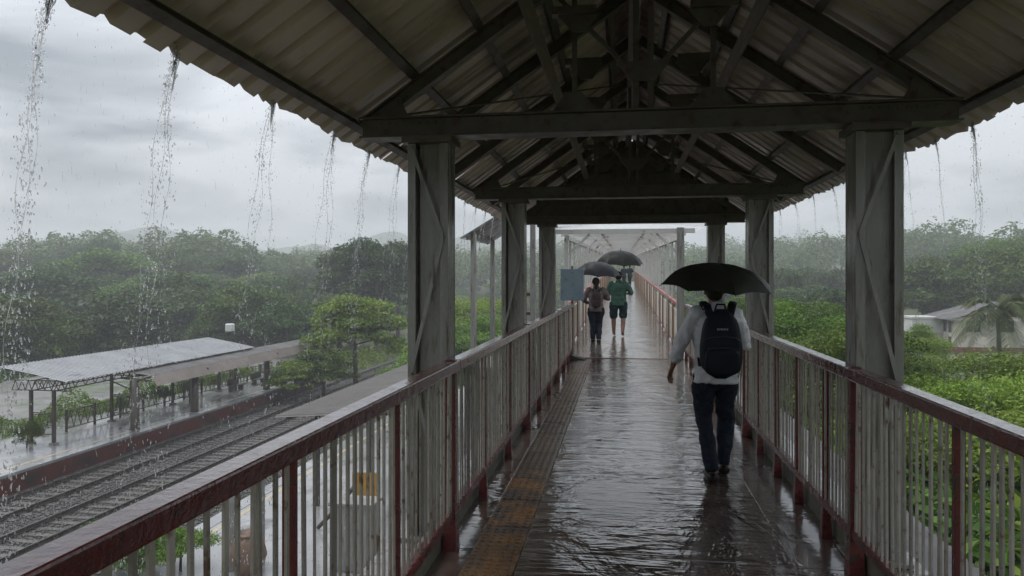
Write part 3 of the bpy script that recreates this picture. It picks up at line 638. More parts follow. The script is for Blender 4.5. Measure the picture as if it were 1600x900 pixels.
# ------------------------------------------------------------------ left platform canopies
def lattice(root, a, b, h, n, m, name='lattice_girder', t=.05):
    a, b = Vector(a), Vector(b); g = MB(); up = Vector((0, 0, h))
    g.beam(a, b, t, t); g.beam(a + up, b + up, t, t)
    for i in range(n):
        p, q = a.lerp(b, i / n), a.lerp(b, (i + 1) / n); mid = a.lerp(b, (i + .5) / n)
        g.beam(p, mid + up, t * .6, t * .6); g.beam(mid + up, q, t * .6, t * .6)
    g.build(name, m, root)
pc = empty('platform_canopy', (-29, 42, PZ)); tag(pc, 'pale grey corrugated platform canopy on lattice girders at far left', 'canopy'); pc.location = (0, 0, 0)
for k in range(19):
    ya = 33 + k; corr_sheet('roof_sheet', M_lroof, pc, [(-27.4, -3.45), (-29.2, -3.10), (-31.2, -2.76)], ya - .02, ya + 1.0, pitch=.25, rib=.035, ragged=.01)
for x, z in ((-27.75, -3.47), (-29.3, -3.16), (-30.9, -2.88)): MB().beam((x, 33.1, z), (x, 51.9, z), .06, .08).build('purlin', M_lattice, pc)
for yy in (33.6, 39.6, 45.6, 51.4):
    lattice(pc, (-27.6, yy, -4.0), (-31.0, yy, -4.0), .50, 9, M_lattice)
    for x in (-28.6, -29.9):
        MB().box(x - .07, x + .07, yy - .07, yy + .07, PZ, -3.98).build('post', M_lattice, pc); MB().box(x - .16, x + .16, yy - .16, yy + .16, PZ, PZ + .1).build('footing', M_concrete, pc)
    MB().beam((-28.6, yy, PZ + 1.6), (-29.9, yy, PZ + 1.6), .04, .05).build('cross_bar', M_lattice, pc)
    lattice(pc, (-28.63, yy + .1, PZ + .5), (-29.87, yy + .1, PZ + .5), 1.0, 2, M_lattice, 'lacing', .04)
lattice(pc, (-28.6, 33.6, -4.02), (-28.6, 51.4, -4.02), .5, 24, M_lattice); lattice(pc, (-29.9, 33.6, -4.02), (-29.9, 51.4, -4.02), .5, 24, M_lattice)
pc2 = empty('platform_canopy', (-26.9, 50, PZ)); tag(pc2, 'lower brown edged platform canopy on dark round columns', 'canopy'); pc2.location = (0, 0, 0)
for k in range(24):
    ya = 38 + k
    if ya > 61: break
    corr_sheet('roof_sheet', M_lroof3, pc2, [(-26.25, -3.74), (-27.0, -3.66), (-27.7, -3.56)], ya - .02, ya + 1, pitch=.25, rib=.03)
    corr_sheet('fascia_sheet', M_lroof2, pc2, [(-25.85, -4.34), (-26.05, -4.04), (-26.26, -3.745)], ya - .02, ya + 1, pitch=.125, rib=.02)
for yy in (37.6, 43.4, 53.0, 60.0):
    MB().tube([(-26.95, yy, PZ), (-26.95, yy, PZ + .15), (-26.95, yy, -3.9)], [.27, .24, .22], 14).build('column', M_lattice, pc2, smooth=True)
    MB().beam((-26.0, yy, -4.0), (-27.8, yy, -3.85), .09, .13).build('bracket', M_lattice, pc2)
    MB().beam((-26.95, yy, -4.6), (-28.2, yy - .4, -3.95), .06, .06).build('brace', M_lattice, pc2)
for x in (-26.4, -27.5): MB().beam((x, 37.5, -3.86), (x, 60.9, -3.86), .07, .1).build('purlin', M_lattice, pc2)
# low lattice fence at the platform's back
lf = empty('lattice_fence', (-30.6, 45, PZ)); tag(lf, 'low rusty lattice fence along the far platform under the canopies', 'fence'); lf.location = (0, 0, 0)
for k in range(11):
    ya = 36.5 + k * 2.2; lattice(lf, (-30.3, ya, PZ + .2), (-30.3, ya + 2.2, PZ + .2), .95, 4, M_lattice, 'fence_panel', .05); MB().box(-30.35, -30.25, ya - .05, ya + .05, PZ, PZ + 1.25).build('post', M_lattice, lf)
# small seats on platform
for i, yy in enumerate((52.0, 55.5)):
    b = empty('platform_bench', (-28.9, yy, PZ)); tag(b, 'dark platform bench under the brown edged canopy, %s one' % ('nearer' if i == 0 else 'farther'), 'bench', 'platform benches')
    MB().box(-.25, .25, -.8, .8, .42, .48).build('seat', M_lattice, b); MB().box(-.28, -.22, -.8, .8, .5, .95).build('backrest', M_lattice, b)
    for q in (-.7, .7): MB().box(-.2, .2, q - .04, q + .04, 0, .42).build('leg', M_lattice, b)
# white tank on a pole
tk = empty('water_tank', (*at(401, 590, PZ)[:2], PZ)); p = at(401, 590, -6.75); tk.location = (-30.8, 54.5, PZ); tag(tk, 'small white tank on a pole behind the platform canopy', 'tank')
MB().tube([(0, 0, 0), (0, 0, 4.3)], .06, 8).build('pole', M_lattice, tk); MB().tube([(0, 0, 4.3), (0, 0, 4.33), (0, 0, 4.85), (0, 0, 4.9)], [.3, .36, .36, .30], 18).build('drum', M_white, tk)
# near platform canopy
nc = empty('platform_canopy', (-10.5, 40, PZ)); tag(nc, 'brownish corrugated canopy over the near platform behind the left railing', 'canopy'); nc.location = (0, 0, 0)
for k in range(44): corr_sheet('roof_sheet', M_ncroof, nc, [(-11.9, -3.12), (-10.2, -3.0), (-8.4, -2.9)], 24 + k - .02, 25 + k, pitch=.25, rib=.06)
for x in (-11.5, -8.8): MB().beam((x, 24.1, -3.16), (x, 67.5, -3.16), .07, .1).build('purlin', M_lattice, nc)
for k in range(8):
    yy = 26 + k * 5.8
    for x in (-11.2, -9.2): MB().box(x - .07, x + .07, yy - .07, yy + .07, PZ, -3.2).build('post', M_lattice, nc)
    MB().beam((-11.8, yy, -3.27), (-8.5, yy, -3.27), .07, .1).build('rafter', M_lattice, nc)

# ------------------------------------------------------------------ things on the near platform seen through the left railing
def on_plat(px, py): p = at(px, py, PZ); return (p[0], p[1], PZ)
o = MB().tube([(0, 0, 0), (0, 0, .05), (0, 0, .5), (0, 0, .95), (0, 0, 1.1), (0, 0, 1.15), (0, 0, 1.05)], [.25, .34, .52, .42, .32, .38, .30], 20).build('clay_pot', M_clay, smooth=True, loc=on_plat(388, 895)); tag(o, 'large brown clay pot on the near platform at lower left', 'pot')
ys_ = empty('yellow_sign', on_plat(572, 815)); tag(ys_, 'small yellow sign board on posts on the near platform', 'sign')
MB().box(-.5, .5, -.02, .02, .85, 1.7).build('board', M_yellow, ys_, bevel=.01)
for q in (-.4, .4): MB().box(q - .035, q + .035, .021, .08, 0, 1.72).build('post', M_lattice, ys_)
cb = empty('junction_cabinet', on_plat(556, 888)); tag(cb, 'grey concrete cabinet on the near platform behind the railing bars', 'cabinet')
MB().box(-.6, .6, -.35, .35, 0, 1.9).build('body', M_concrete, cb, bevel=.03); MB().box(-.68, .68, -.43, .43, 1.905, 2.0).build('cap', M_concrete, cb, bevel=.02); MB().box(-.45, .45, -.372, -.352, .25, 1.65).build('door', M_steel, cb, bevel=.005)
a, b = on_plat(497, 828), on_plat(545, 838)
o = MB().tube([(a[0], a[1], PZ + .08), ((a[0] + b[0]) / 2, (a[1] + b[1]) / 2, PZ + .7), (b[0], b[1] + .6, PZ + 1.5)], .07, 8).build('leaning_pole', M_lattice); tag(o, 'dark pole leaning towards the concrete cabinet on the near platform', 'pole')
for i, (px, py) in enumerate(((363, 890), (404, 880))):
    q = on_plat(px, py); o = MB().box(-.14, .14, -.14, .14, 0, 2.6).box(-.18, .18, -.18, .18, 2.602, 2.68).build('concrete_post', M_concrete, bevel=.02, loc=q); tag(o, 'pale concrete post on the near platform, %s the clay pot' % ('left of' if i == 0 else 'right of'), 'post', 'concrete posts by the pot')

# ------------------------------------------------------------------ leaves and trees
def leaf_cloud(name, P, Nn, size, m, seed, aspect=.55):
    g = np.random.default_rng(seed); n = len(P)
    Nn = Nn / np.linalg.norm(Nn, axis=1, keepdims=True)
    t = g.normal(size=(n, 3)); t -= Nn * (t * Nn).sum(1, keepdims=True); t /= np.linalg.norm(t, axis=1, keepdims=True); b = np.cross(Nn, t)
    L = (size * g.uniform(.6, 1.35, n))[:, None]; W = L * aspect * g.uniform(.8, 1.2, (n, 1))
    bend = Nn * L * .12
    V = np.stack([P - t * L * .5, P + b * W * .5 + bend, P + t * L * .5 - bend, P - b * W * .5 + bend], 1).reshape(-1, 3)
    return np_mesh(name, V, np.arange(4 * n).reshape(-1, 4), m)
def crown_points(seed, nclump, rad, zc, flat, per, clump_r, upbias=.35, topdome=True):
    g = np.random.default_rng(seed); P, Nn, cs = [], [], []
    for k in range(nclump):
        a = g.uniform(0, 6.283); u = math.sqrt(g.random()); r = rad * u * g.uniform(.75, 1.05)
        z = zc + flat * (math.sqrt(max(0, 1 - min(u, 1) ** 2)) * g.uniform(.55, 1.0) - g.uniform(0, .5) * (1 - u * .2))
        cr = clump_r * g.uniform(.65, 1.3); c = np.array([r * math.cos(a), r * math.sin(a), z]); cs.append(c)
        n = int(per * (cr / clump_r) ** 2); d = g.normal(size=(n, 3)); d /= np.linalg.norm(d, axis=1, keepdims=True); d[:, 2] = np.where(d[:, 2] < -.25, -d[:, 2] * .6, d[:, 2])
        q = c + d * np.array([1.15, 1.15, .72]) * cr * (g.random((n, 1)) ** .35) * g.uniform(.85, 1.12, (n, 1))
        P.append(q); Nn.append(d * .55 + np.array([0, 0, upbias]) + g.normal(size=(n, 3)) * .6)
    return np.concatenate(P), np.concatenate(Nn), cs
def trunk_mesh(name, h, r, cs, seed, m=M_bark):
    g = random.Random(seed); mb = MB(); top = Vector((g.uniform(-.3, .3), g.uniform(-.3, .3), h))
    mb.tube([(0, 0, -.8), (0, 0, .2), (top.x * .4, top.y * .4, h * .5), top], [r * 1.5, r * 1.05, r * .8, r * .5], 8)
    for c in g.sample(cs, min(9, len(cs))):
        a = Vector((0, 0, 0)).lerp(top, g.uniform(.55, .95)); c = Vector(c); mid = a.lerp(c, .5) + Vector((0, 0, -.1 * h * g.random()))
        mb.tube([a, mid, c], [r * .42, r * .26, r * .09], 6)
    return mb.mesh(name, m, True)
TREES = {}
def make_proto(kind, H, nclump, rad, zc, flat, per, clump_r, leaf, m, seeds, tr):
    out = []
    for s in seeds:
        P, Nn, cs = crown_points(s, nclump, rad, zc, flat, per, clump_r)
        out.append((leaf_cloud('crown', P, Nn, leaf, m, s), trunk_mesh('trunk', zc + flat * .4, tr, cs, s), float(np.percentile(P[:, 2], 99.3))))
    TREES[kind] = out
make_proto('mid', 9, 30, 4.3, 3.4, 4.6, 430, 1.75, .40, L_dark, (11, 12, 13, 14), .28)
make_proto('light', 9, 30, 4.6, 3.2, 4.2, 430, 1.7, .38, L_mid, (16, 17, 18), .26)
make_proto('tall', 14, 40, 3.6, 6.6, 7.2, 330, 1.4, .38, L_dark, (21, 22), .28)
make_proto('near', 7, 54, 2.7, 3.3, 3.2, 1150, .74, .088, L_bright, (31, 32, 33), .15)
make_proto('young', 7, 50, 2.7, 3.2, 3.3, 330, .80, .22, L_bright, (36, 37), .15)
make_proto('shrub', 2.2, 24, 1.25, .7, 1.15, 500, .42, .08, L_bright, (41, 42), .05)
def tree(kind, px, depth, ytop=None, height=None, label='', cat='tree', group=None, name='broadleaf_tree', widen=1.0, pos=None, zg=None):
    x, y = pos if pos else deep(px, depth); g = zt(x, y) if zg is None else zg
    i = random.randrange(len(TREES[kind])); cr, trk, H = TREES[kind][i]
    hh = height if height else (EYE + (HY - ytop) / FPX * depth) - g
    s = hh / H
    r = empty(name, (x, y, g), random.uniform(0, 6.28)); r.scale = (s * widen, s * widen, s); tag(r, label, cat, group)
    link('crown', cr, r); link('trunk', trk, r); return r
# singled-out trees and shrubs
tree('young', 556, 62, 466, label='bright green young tree past the end of the far platform', widen=1.05)
tree('young', 505, 58, 548, label='bright bush at the foot of the young tree beyond the platform', name='bush', cat='bush', widen=1.5)
tree('young', 462, 56, 566, label='low green bush beside the tracks at the platform end', name='bush', cat='bush', widen=1.4)
tree('tall', 588, 98, 378, label='tall dark tree rising above the forest left of the nearest column')
tree('tall', 548, 104, 384, label='tall dark tree just left of the tallest one beyond the platform')
tree('tall', 622, 108, 382, label='tall dark tree next to the left edge of the nearest column')
tree('near', 750, 52, 470, label='bright tree seen between the first two left columns', widen=1.2)
tree('near', 736, 44, 500, label='lower bright bush between the first two left columns', name='bush', cat='bush', widen=1.5)
tree('near', 1248, 30, 482, label='bright leafy tree right of the man under the umbrella', widen=1.15)
tree('near', 1310, 25, 522, label='bright leafy tree just left of the nearest right column', widen=1.2)
tree('near', 1205, 40, 470, label='leafy tree directly behind the second right column', widen=1.2)
tree('near', 1392, 30, 580, label='bright tree below the white annex, right of the nearest right column', widen=1.3)
tree('near', 1424, 46, 512, label='leafy tree below the white annex of the cream building', widen=1.0)
tree('near', 1545, 21, 596, label='bright leafy tree in front of the palm at right', widen=1.15)
tree('near', 1640, 24, 560, label='bright leafy tree at the right picture edge', widen=1.3)
tree('near', 1475, 17.5, 650, label='low bright tree right of the nearest right column', widen=1.3)
tree('near', 1600, 15, 660, label='low bright tree behind the lower right railing', widen=1.3)
sh = 0
for px, d, yt in ((1455, 15, 770), (1500, 14, 800), (1560, 13, 770), (1610, 13.5, 740), (1440, 19, 700), (1410, 24, 650), (1380, 28, 620), (1580, 17, 720), (1650, 15, 760), (1530, 17, 700), (1330, 34, 600), (1280, 38, 585)):
    tree('shrub', px, d, yt, label='leafy green shrub in the thicket below the right railing, %s' % ('left of the nearest right column' if px < 1400 else 'close under the rail' if d < 16 else 'behind the nearest shrubs'), cat='shrub', group='shrubs below the right railing', name='shrub', widen=1.5)
for k, (px, py) in enumerate(((215, 895), (282, 892), (190, 880))):
    p = at(px, py, PZ); tree('shrub', 0, 0, height=1.3, label='green weed clump by the near platform edge at lower left', cat='shrub', group='weeds on near platform', name='shrub', pos=(p[0], p[1]), zg=PZ, widen=1.0)
p = at(42, 700, PZ); tree('shrub', 0, 0, height=1.3, label='green creeper around a canopy post at far left', cat='shrub', name='shrub', pos=(p[0], p[1]), zg=PZ, widen=.7)
for k in range(5):
    tree('shrub', 0, 0, height=random.uniform(.8, 1.4), label='leafy weeds growing through the lattice fence', cat='shrub', group='weeds along the lattice fence', name='shrub', pos=(-30.8 + random.uniform(-.4, .4), 42 + k * 3.4), zg=PZ, widen=.8)
# forest trees: one by one, near ranks
cnt = 0; placed = []
for depth in (78, 86, 95, 105, 116, 128, 142, 158, 176, 195):
    px = -90 + random.uniform(0, 60)
    while px < 1690:
        d = depth * random.uniform(.95, 1.06); x, y = deep(px, d); step = 7.6 / depth * FPX
        ok = not (-34 < x < 6 and y < 150) and not (x < 0 and x > -53 and y < 79) and not (26 < x < 44 and 64 < y < 92)
        # what stands straight behind the nearest columns' solid faces cannot be seen
        if ok and not (640 < px < 700) and not (1350 < px < 1400):
            where = [w for lim, w in ((130, 'at the left picture edge'), (300, 'above the pale platform canopy'), (440, 'behind the white tank on its pole'), (640, 'behind the bright young tree'), (972, 'seen between the left columns'),
                     (1345, 'seen between the right columns'), (1500, 'above the cream building'), (9999, 'above the palm at the right edge')) if px < lim][0]
            rank = 'front rank' if depth < 100 else 'middle ranks' if depth < 145 else 'skyline ranks'
            tree('mid' if random.random() < .6 else 'light', px, d, height=random.choice((5.2, 6.3, 7.2, 8.2, 10.2)) * random.uniform(.85, 1.05) * (.92 if d > 100 else .85), widen=random.uniform(1.05, 1.5),
                 label='forest tree %s, %s of the slope' % (where, rank), group='forest trees %s, %s' % (where, rank)); cnt += 1
        px += step * random.uniform(.85, 1.2)
for depth in (46, 56, 67):
    px = 1120
    while px < 1690:
        d = depth * random.uniform(.95, 1.06); x, y = deep(px, d)
        if x > 7 and not px > 1265: tree('light', px, d, height=random.uniform(5.5, 8.0), widen=1.2, label='mid-green tree in the slope wood between footbridge and building', group='slope wood trees on the right'); cnt += 1
        px += 8.0 / depth * FPX * random.uniform(.85, 1.2)
# farther forest, one mass
P, Nn = [], []
g = np.random.default_rng(5)
for k in range(1150):
    px = g.uniform(-150, 1750); d = 205 + 430 * g.random() ** 1.25; x, y = deep(px, d); z = zt(x, y); h = g.uniform(6, 14); r = g.uniform(4.0, 7.5); n = int(420 * min(1, 260 / d))
    q = g.normal(size=(n, 3)); q /= np.linalg.norm(q, axis=1, keepdims=True); q[:, 2] = np.where(q[:, 2] < -.1, -q[:, 2], q[:, 2])
    lump = 1 + .22 * np.sin(q[:, 0] * 5 + k) * np.sin(q[:, 1] * 5 + 2 * k)
    P.append(np.array([x, y, z + h * .45]) + q * np.array([r, r, h * .55]) * (lump * g.uniform(.85, 1.05, n))[:, None]); Nn.append(q * .6 + np.array([0, 0, .4]) + g.normal(size=(n, 3)) * .4)
for k in range(420):
    px = g.choice((g.uniform(-1500, -130), g.uniform(1740, 3000))); d = 85 + 330 * g.random(); x, y = deep(px, d)
    if -51 < x < 8 and y < 130: continue
    z = zt(x, y); h = g.uniform(6, 11); r = g.uniform(3.5, 6); n = 260
    q = g.normal(size=(n, 3)); q /= np.linalg.norm(q, axis=1, keepdims=True); q[:, 2] = np.where(q[:, 2] < -.1, -q[:, 2], q[:, 2])
    P.append(np.array([x, y, z + h * .45]) + q * np.array([r, r, h * .55]) * g.uniform(.8, 1.08, (n, 1))); Nn.append(q * .6 + np.array([0, 0, .4]) + g.normal(size=(n, 3)) * .4)
o = link('forest', leaf_cloud('forest', np.concatenate(P), np.concatenate(Nn), 1.0, L_dark, 6, .7)); tag(o, 'far forest covering the misty hillside', 'forest', kind='stuff')
# hedge of weeds behind the far platform, grass strips
def cover(name, x0, x1, y0, y1, n, h, leaf, z, seed, m, label):
    g = np.random.default_rng(seed); X = g.uniform(x0, x1, n); Y = g.uniform(y0, y1, n); hh = h * (.45 + .55 * np.sin(X * 1.3 + seed) * np.sin(Y * .9 + 1)) ** 2 + .12 * h
    Pz = z + hh * g.random(n) ** .6; P = np.stack([X, Y, Pz], 1); N_ = g.normal(size=(n, 3)) * .6 + np.array([0, 0, .5])
    tag(link(name, leaf_cloud(name, P, N_, leaf, m, seed, .4)), label, 'ground cover', kind='stuff')
cover('weeds', -35.5, -32.2, 28, 62, 16000, 1.5, .2, PZ - .1, 3, L_bright, 'bright green weeds behind the far platform')
cover('track_weeds', -19.6, -14.6, 17, 60, 2200, .35, .1, GZ + .1, 21, L_bright, 'sparse weeds in the ballast beside the near platform')
cover('undergrowth', 4.0, 30, 10, 46, 42000, 1.6, .12, GZ, 4, L_bright, 'green undergrowth on the slope right of the footbridge')
cover('undergrowth', -70, -50, 30, 100, 9000, 2.6, .5, GZ + .3, 8, L_dark, 'undergrowth at the foot of the left forest')
cover('undergrowth', -34, -26.5, 62, 90, 6000, 2.4, .35, GZ, 12, L_bright, 'undergrowth past the far platform end')

# palm
pm = empty('palm_tree', (*deep(1560, 47), 0)); gx, gy = deep(1560, 47); gz = zt(gx, gy); pm.location = (gx, gy, gz); tag(pm, 'drooping palm tree in front of the cream building', 'palm tree')
ch = (EYE + (HY - 482) / FPX * 47) - gz
MB().tube([(0, 0, -.5), (.1, 0, ch * .5), (-.05, 0, ch)], [.2, .14, .11], 10).build('trunk', M_bark, pm, smooth=True)
for k in range(24):
    a = k * 2.399; el = R(62 - (k % 8) * 12); L_ = random.uniform(3.0, 4.0); pts = []
    for i in range(9):
        t = i / 8; hr_ = L_ * t * math.cos(el) * (1 - .12 * t); pts.append(Vector((math.cos(a) * hr_, math.sin(a) * hr_, ch + L_ * t * math.sin(el) - 1.55 * t * t * L_ * .5)))
    f = MB(); f.tube(pts, [.03 * (1 - .8 * i / 8) for i in range(9)], 4)
    for i in range(1, 34):
        t = .1 + .9 * i / 34; p = pts[int(t * 8)].lerp(pts[min(int(t * 8) + 1, 8)], t * 8 % 1); tan = (pts[min(int(t * 8) + 1, 8)] - pts[min(int(t * 8), 7)]).normalized(); sd_ = tan.cross(Vector((0, 0, 1))).normalized()
        for s in (-1, 1):
            ll = .75 * math.sin(math.pi * (.12 + .85 * t)) + .12; e = p + sd_ * s * ll * .72 + tan * ll * .45 + Vector((0, 0, -.42 * ll * random.uniform(.6, 1.3))); w = tan * .028
            m_ = p.lerp(e, .5) + Vector((0, 0, .05)); f.add([p - w, p + w, m_ + w * 1.2, e, m_ - w * 1.2], [(0, 1, 2, 3, 4)])
    f.build('frond', L_palm, pm)

# ------------------------------------------------------------------ building on the right
bd = empty('apartment_building', (30, 73, 0)); tag(bd, 'stained cream building with grey roof and brick red band behind the palm', 'building'); bd.location = (30, 72.5, 0)
gz = -9.0
W_, D_ = 9.0, 4.6
MB().box(0, W_, 0, D_, gz, -5.0).build('lower_wall', M_cream, bd); MB().box(0, W_, 0, D_, -4.5, -1.75).build('upper_wall', M_cream, bd); MB().box(-.12, W_ + .12, -.12, D_, -4.995, -4.505).build('band', M_redband, bd)
MB().add([(-.0, -.01, -1.745), (W_, -.01, -1.745), (W_ / 2, -.01, -.62), (0, D_, -1.745), (W_, D_, -1.745), (W_ / 2, D_, -.62)], [(0, 1, 2), (5, 4, 3), (0, 2, 5, 3), (1, 4, 5, 2), (0, 3, 4, 1)]).build('gable', M_redband, bd)
rf_ = empty('roof_frame')
bpy.data.objects.remove(rf_)
rr = []
for k in range(6):
    for s in (0, 1):
        x0, x1 = (-.9, W_ / 2) if s == 0 else (W_ + .9, W_ / 2)
        corr_sheet('roof_sheet', M_lroof4, bd, [(x0, -1.98), ((x0 + x1) / 2, -1.24), (x1, -.45)], -.8 + k * 1.06, .28 + k * 1.06, pitch=.21, rib=.05)
MB().box(-.6, W_ + .6, -.55, -.35, -2.05, -1.9).build('eave_board', M_white, bd)
def window(x, y, z, w, h, axis):
    if axis == 'y':
        f = MB().box(x - w / 2 - .08, x + w / 2 + .08, y - .05, y - .012, z - .08, z + h + .08).build('window', M_white, bd); MB().box(x - w / 2, x - .03, y - .07, y - .055, z, z + h).build('pane', M_glassdark, f); MB().box(x + .03, x + w / 2, y - .07, y - .055, z, z + h).build('pane', M_glassdark, f)
    else:
        f = MB().box(x - .05, x - .012, y - w / 2 - .08, y + w / 2 + .08, z - .08, z + h + .08).build('window', M_white, bd); MB().box(x - .07, x - .055, y - w / 2, y - .03, z, z + h).build('pane', M_glassdark, f); MB().box(x - .07, x - .055, y + .03, y + w / 2, z, z + h).build('pane', M_glassdark, f)
for x in (1.6, 4.4, 7.2):
    window(x, 0, -3.1, 1.2, 1.1, 'y'); window(x, 0, -6.6, 1.0, 1.2, 'y')
for y in (.7, 1.75): window(0, y, -3.2, .6, 1.1, 'x')
window(0, .75, -4.35, .5, .75, 'x')
an = MB().box(-2.6, -.02, 2.4, 4.4, gz, -3.4).build('annex', M_cream, bd); MB().box(-2.75, -.03, 2.25, 4.5, -3.395, -2.05).build('parapet', M_white, an); MB().box(-2.85, -.03, 2.15, 4.6, -2.045, -1.85).build('parapet_cap', M_white, an)
b2 = empty('house', (44, 76, 0)); tag(b2, 'grey roofed house partly hidden behind the palm at the right edge', 'house'); b2.location = (43.5, 76, -1.0)
MB().box(0, 9, 0, 7, gz, -1.9).build('wall', M_cream, b2)
for k in range(7):
    for s in (0, 1):
        x0, x1 = (-.7, 4.5) if s == 0 else (9.7, 4.5); corr_sheet('roof_sheet', M_lroof3, b2, [(x0, -2.1), ((x0 + x1) / 2, -.9), (x1, .2)], -.5 + k * 1.1, .62 + k * 1.1, pitch=.22, rib=.05)
for x in (2, 6): f = MB().box(x - .6, x + .6, -.05, -.012, -4, -2.7).build('window', M_white, b2); MB().box(x - .5, x + .5, -.07, -.055, -3.9, -2.8).build('pane', M_glassdark, f)

# ------------------------------------------------------------------ people
fold_tex = bpy.data.textures.new('folds', 'CLOUDS'); fold_tex.noise_scale = .11; fold_tex.noise_depth = 2
def fuse(mb, name, m, parent, voxel, smooth_it=4, folds=0.0):
    o = mb.build(name, m, parent)
    r = o.modifiers.new('r', 'REMESH'); r.mode = 'VOXEL'; r.voxel_size = voxel; r.use_smooth_shade = True
    s = o.modifiers.new('s', 'SMOOTH'); s.factor = .5; s.iterations = smooth_it
    if folds:
        d_ = o.modifiers.new('d', 'DISPLACE'); d_.texture = fold_tex; d_.strength = folds; d_.mid_level = .48; d_.texture_coords = 'LOCAL'
    dg = bpy.context.evaluated_depsgraph_get(); dg.update(); me = bpy.data.meshes.new_from_object(o.evaluated_get(dg)); o.modifiers.clear(); old = o.data; o.data = me; me.name = name
    me.materials.clear(); me.materials.append(m); me.polygons.foreach_set('use_smooth', [True] * len(me.polygons)); bpy.data.meshes.remove(old)
    return o
def hand(mb, wrist, d, palm_n, curl, k=1.0, thumb_side=1):
    """palm + five fingers; d = pointing direction, palm_n = palm normal, curl bends towards it"""
    w, d, n = Vector(wrist), Vector(d).normalized(), Vector(palm_n).normalized(); sdv = d.cross(n).normalized()
    c = w + d * .05 * k
    mb.capsule([w, w + d * .045 * k, w + d * .085 * k], [(.024 * k, .018 * k), (.040 * k, .016 * k), (.038 * k, .014 * k)], 12, n)
    for i, L_ in enumerate((.068, .078, .073, .058)):
        b = w + d * .092 * k + sdv * (.030 - .020 * i) * k * thumb_side; p = [b]; dirv = d.copy()
        for j, f in enumerate((.45, .32, .25)):
            dirv = (Matrix.Rotation(curl * (.7 + .35 * j), 3, sdv) @ dirv) if j or curl else dirv
            p.append(p[-1] + dirv * L_ * f * k)
        mb.capsule(p, [.0095 * k, .009 * k, .008 * k, .0075 * k], 8)
    b = w + d * .03 * k + sdv * .030 * k * thumb_side; q = (d * .75 + sdv * .75 * thumb_side + n * .25).normalized(); e = b + q * .035 * k
    mb.capsule([b, e, e + (q + d * .7).normalized() * .03 * k], [.012 * k, .0105 * k, .009 * k], 8)
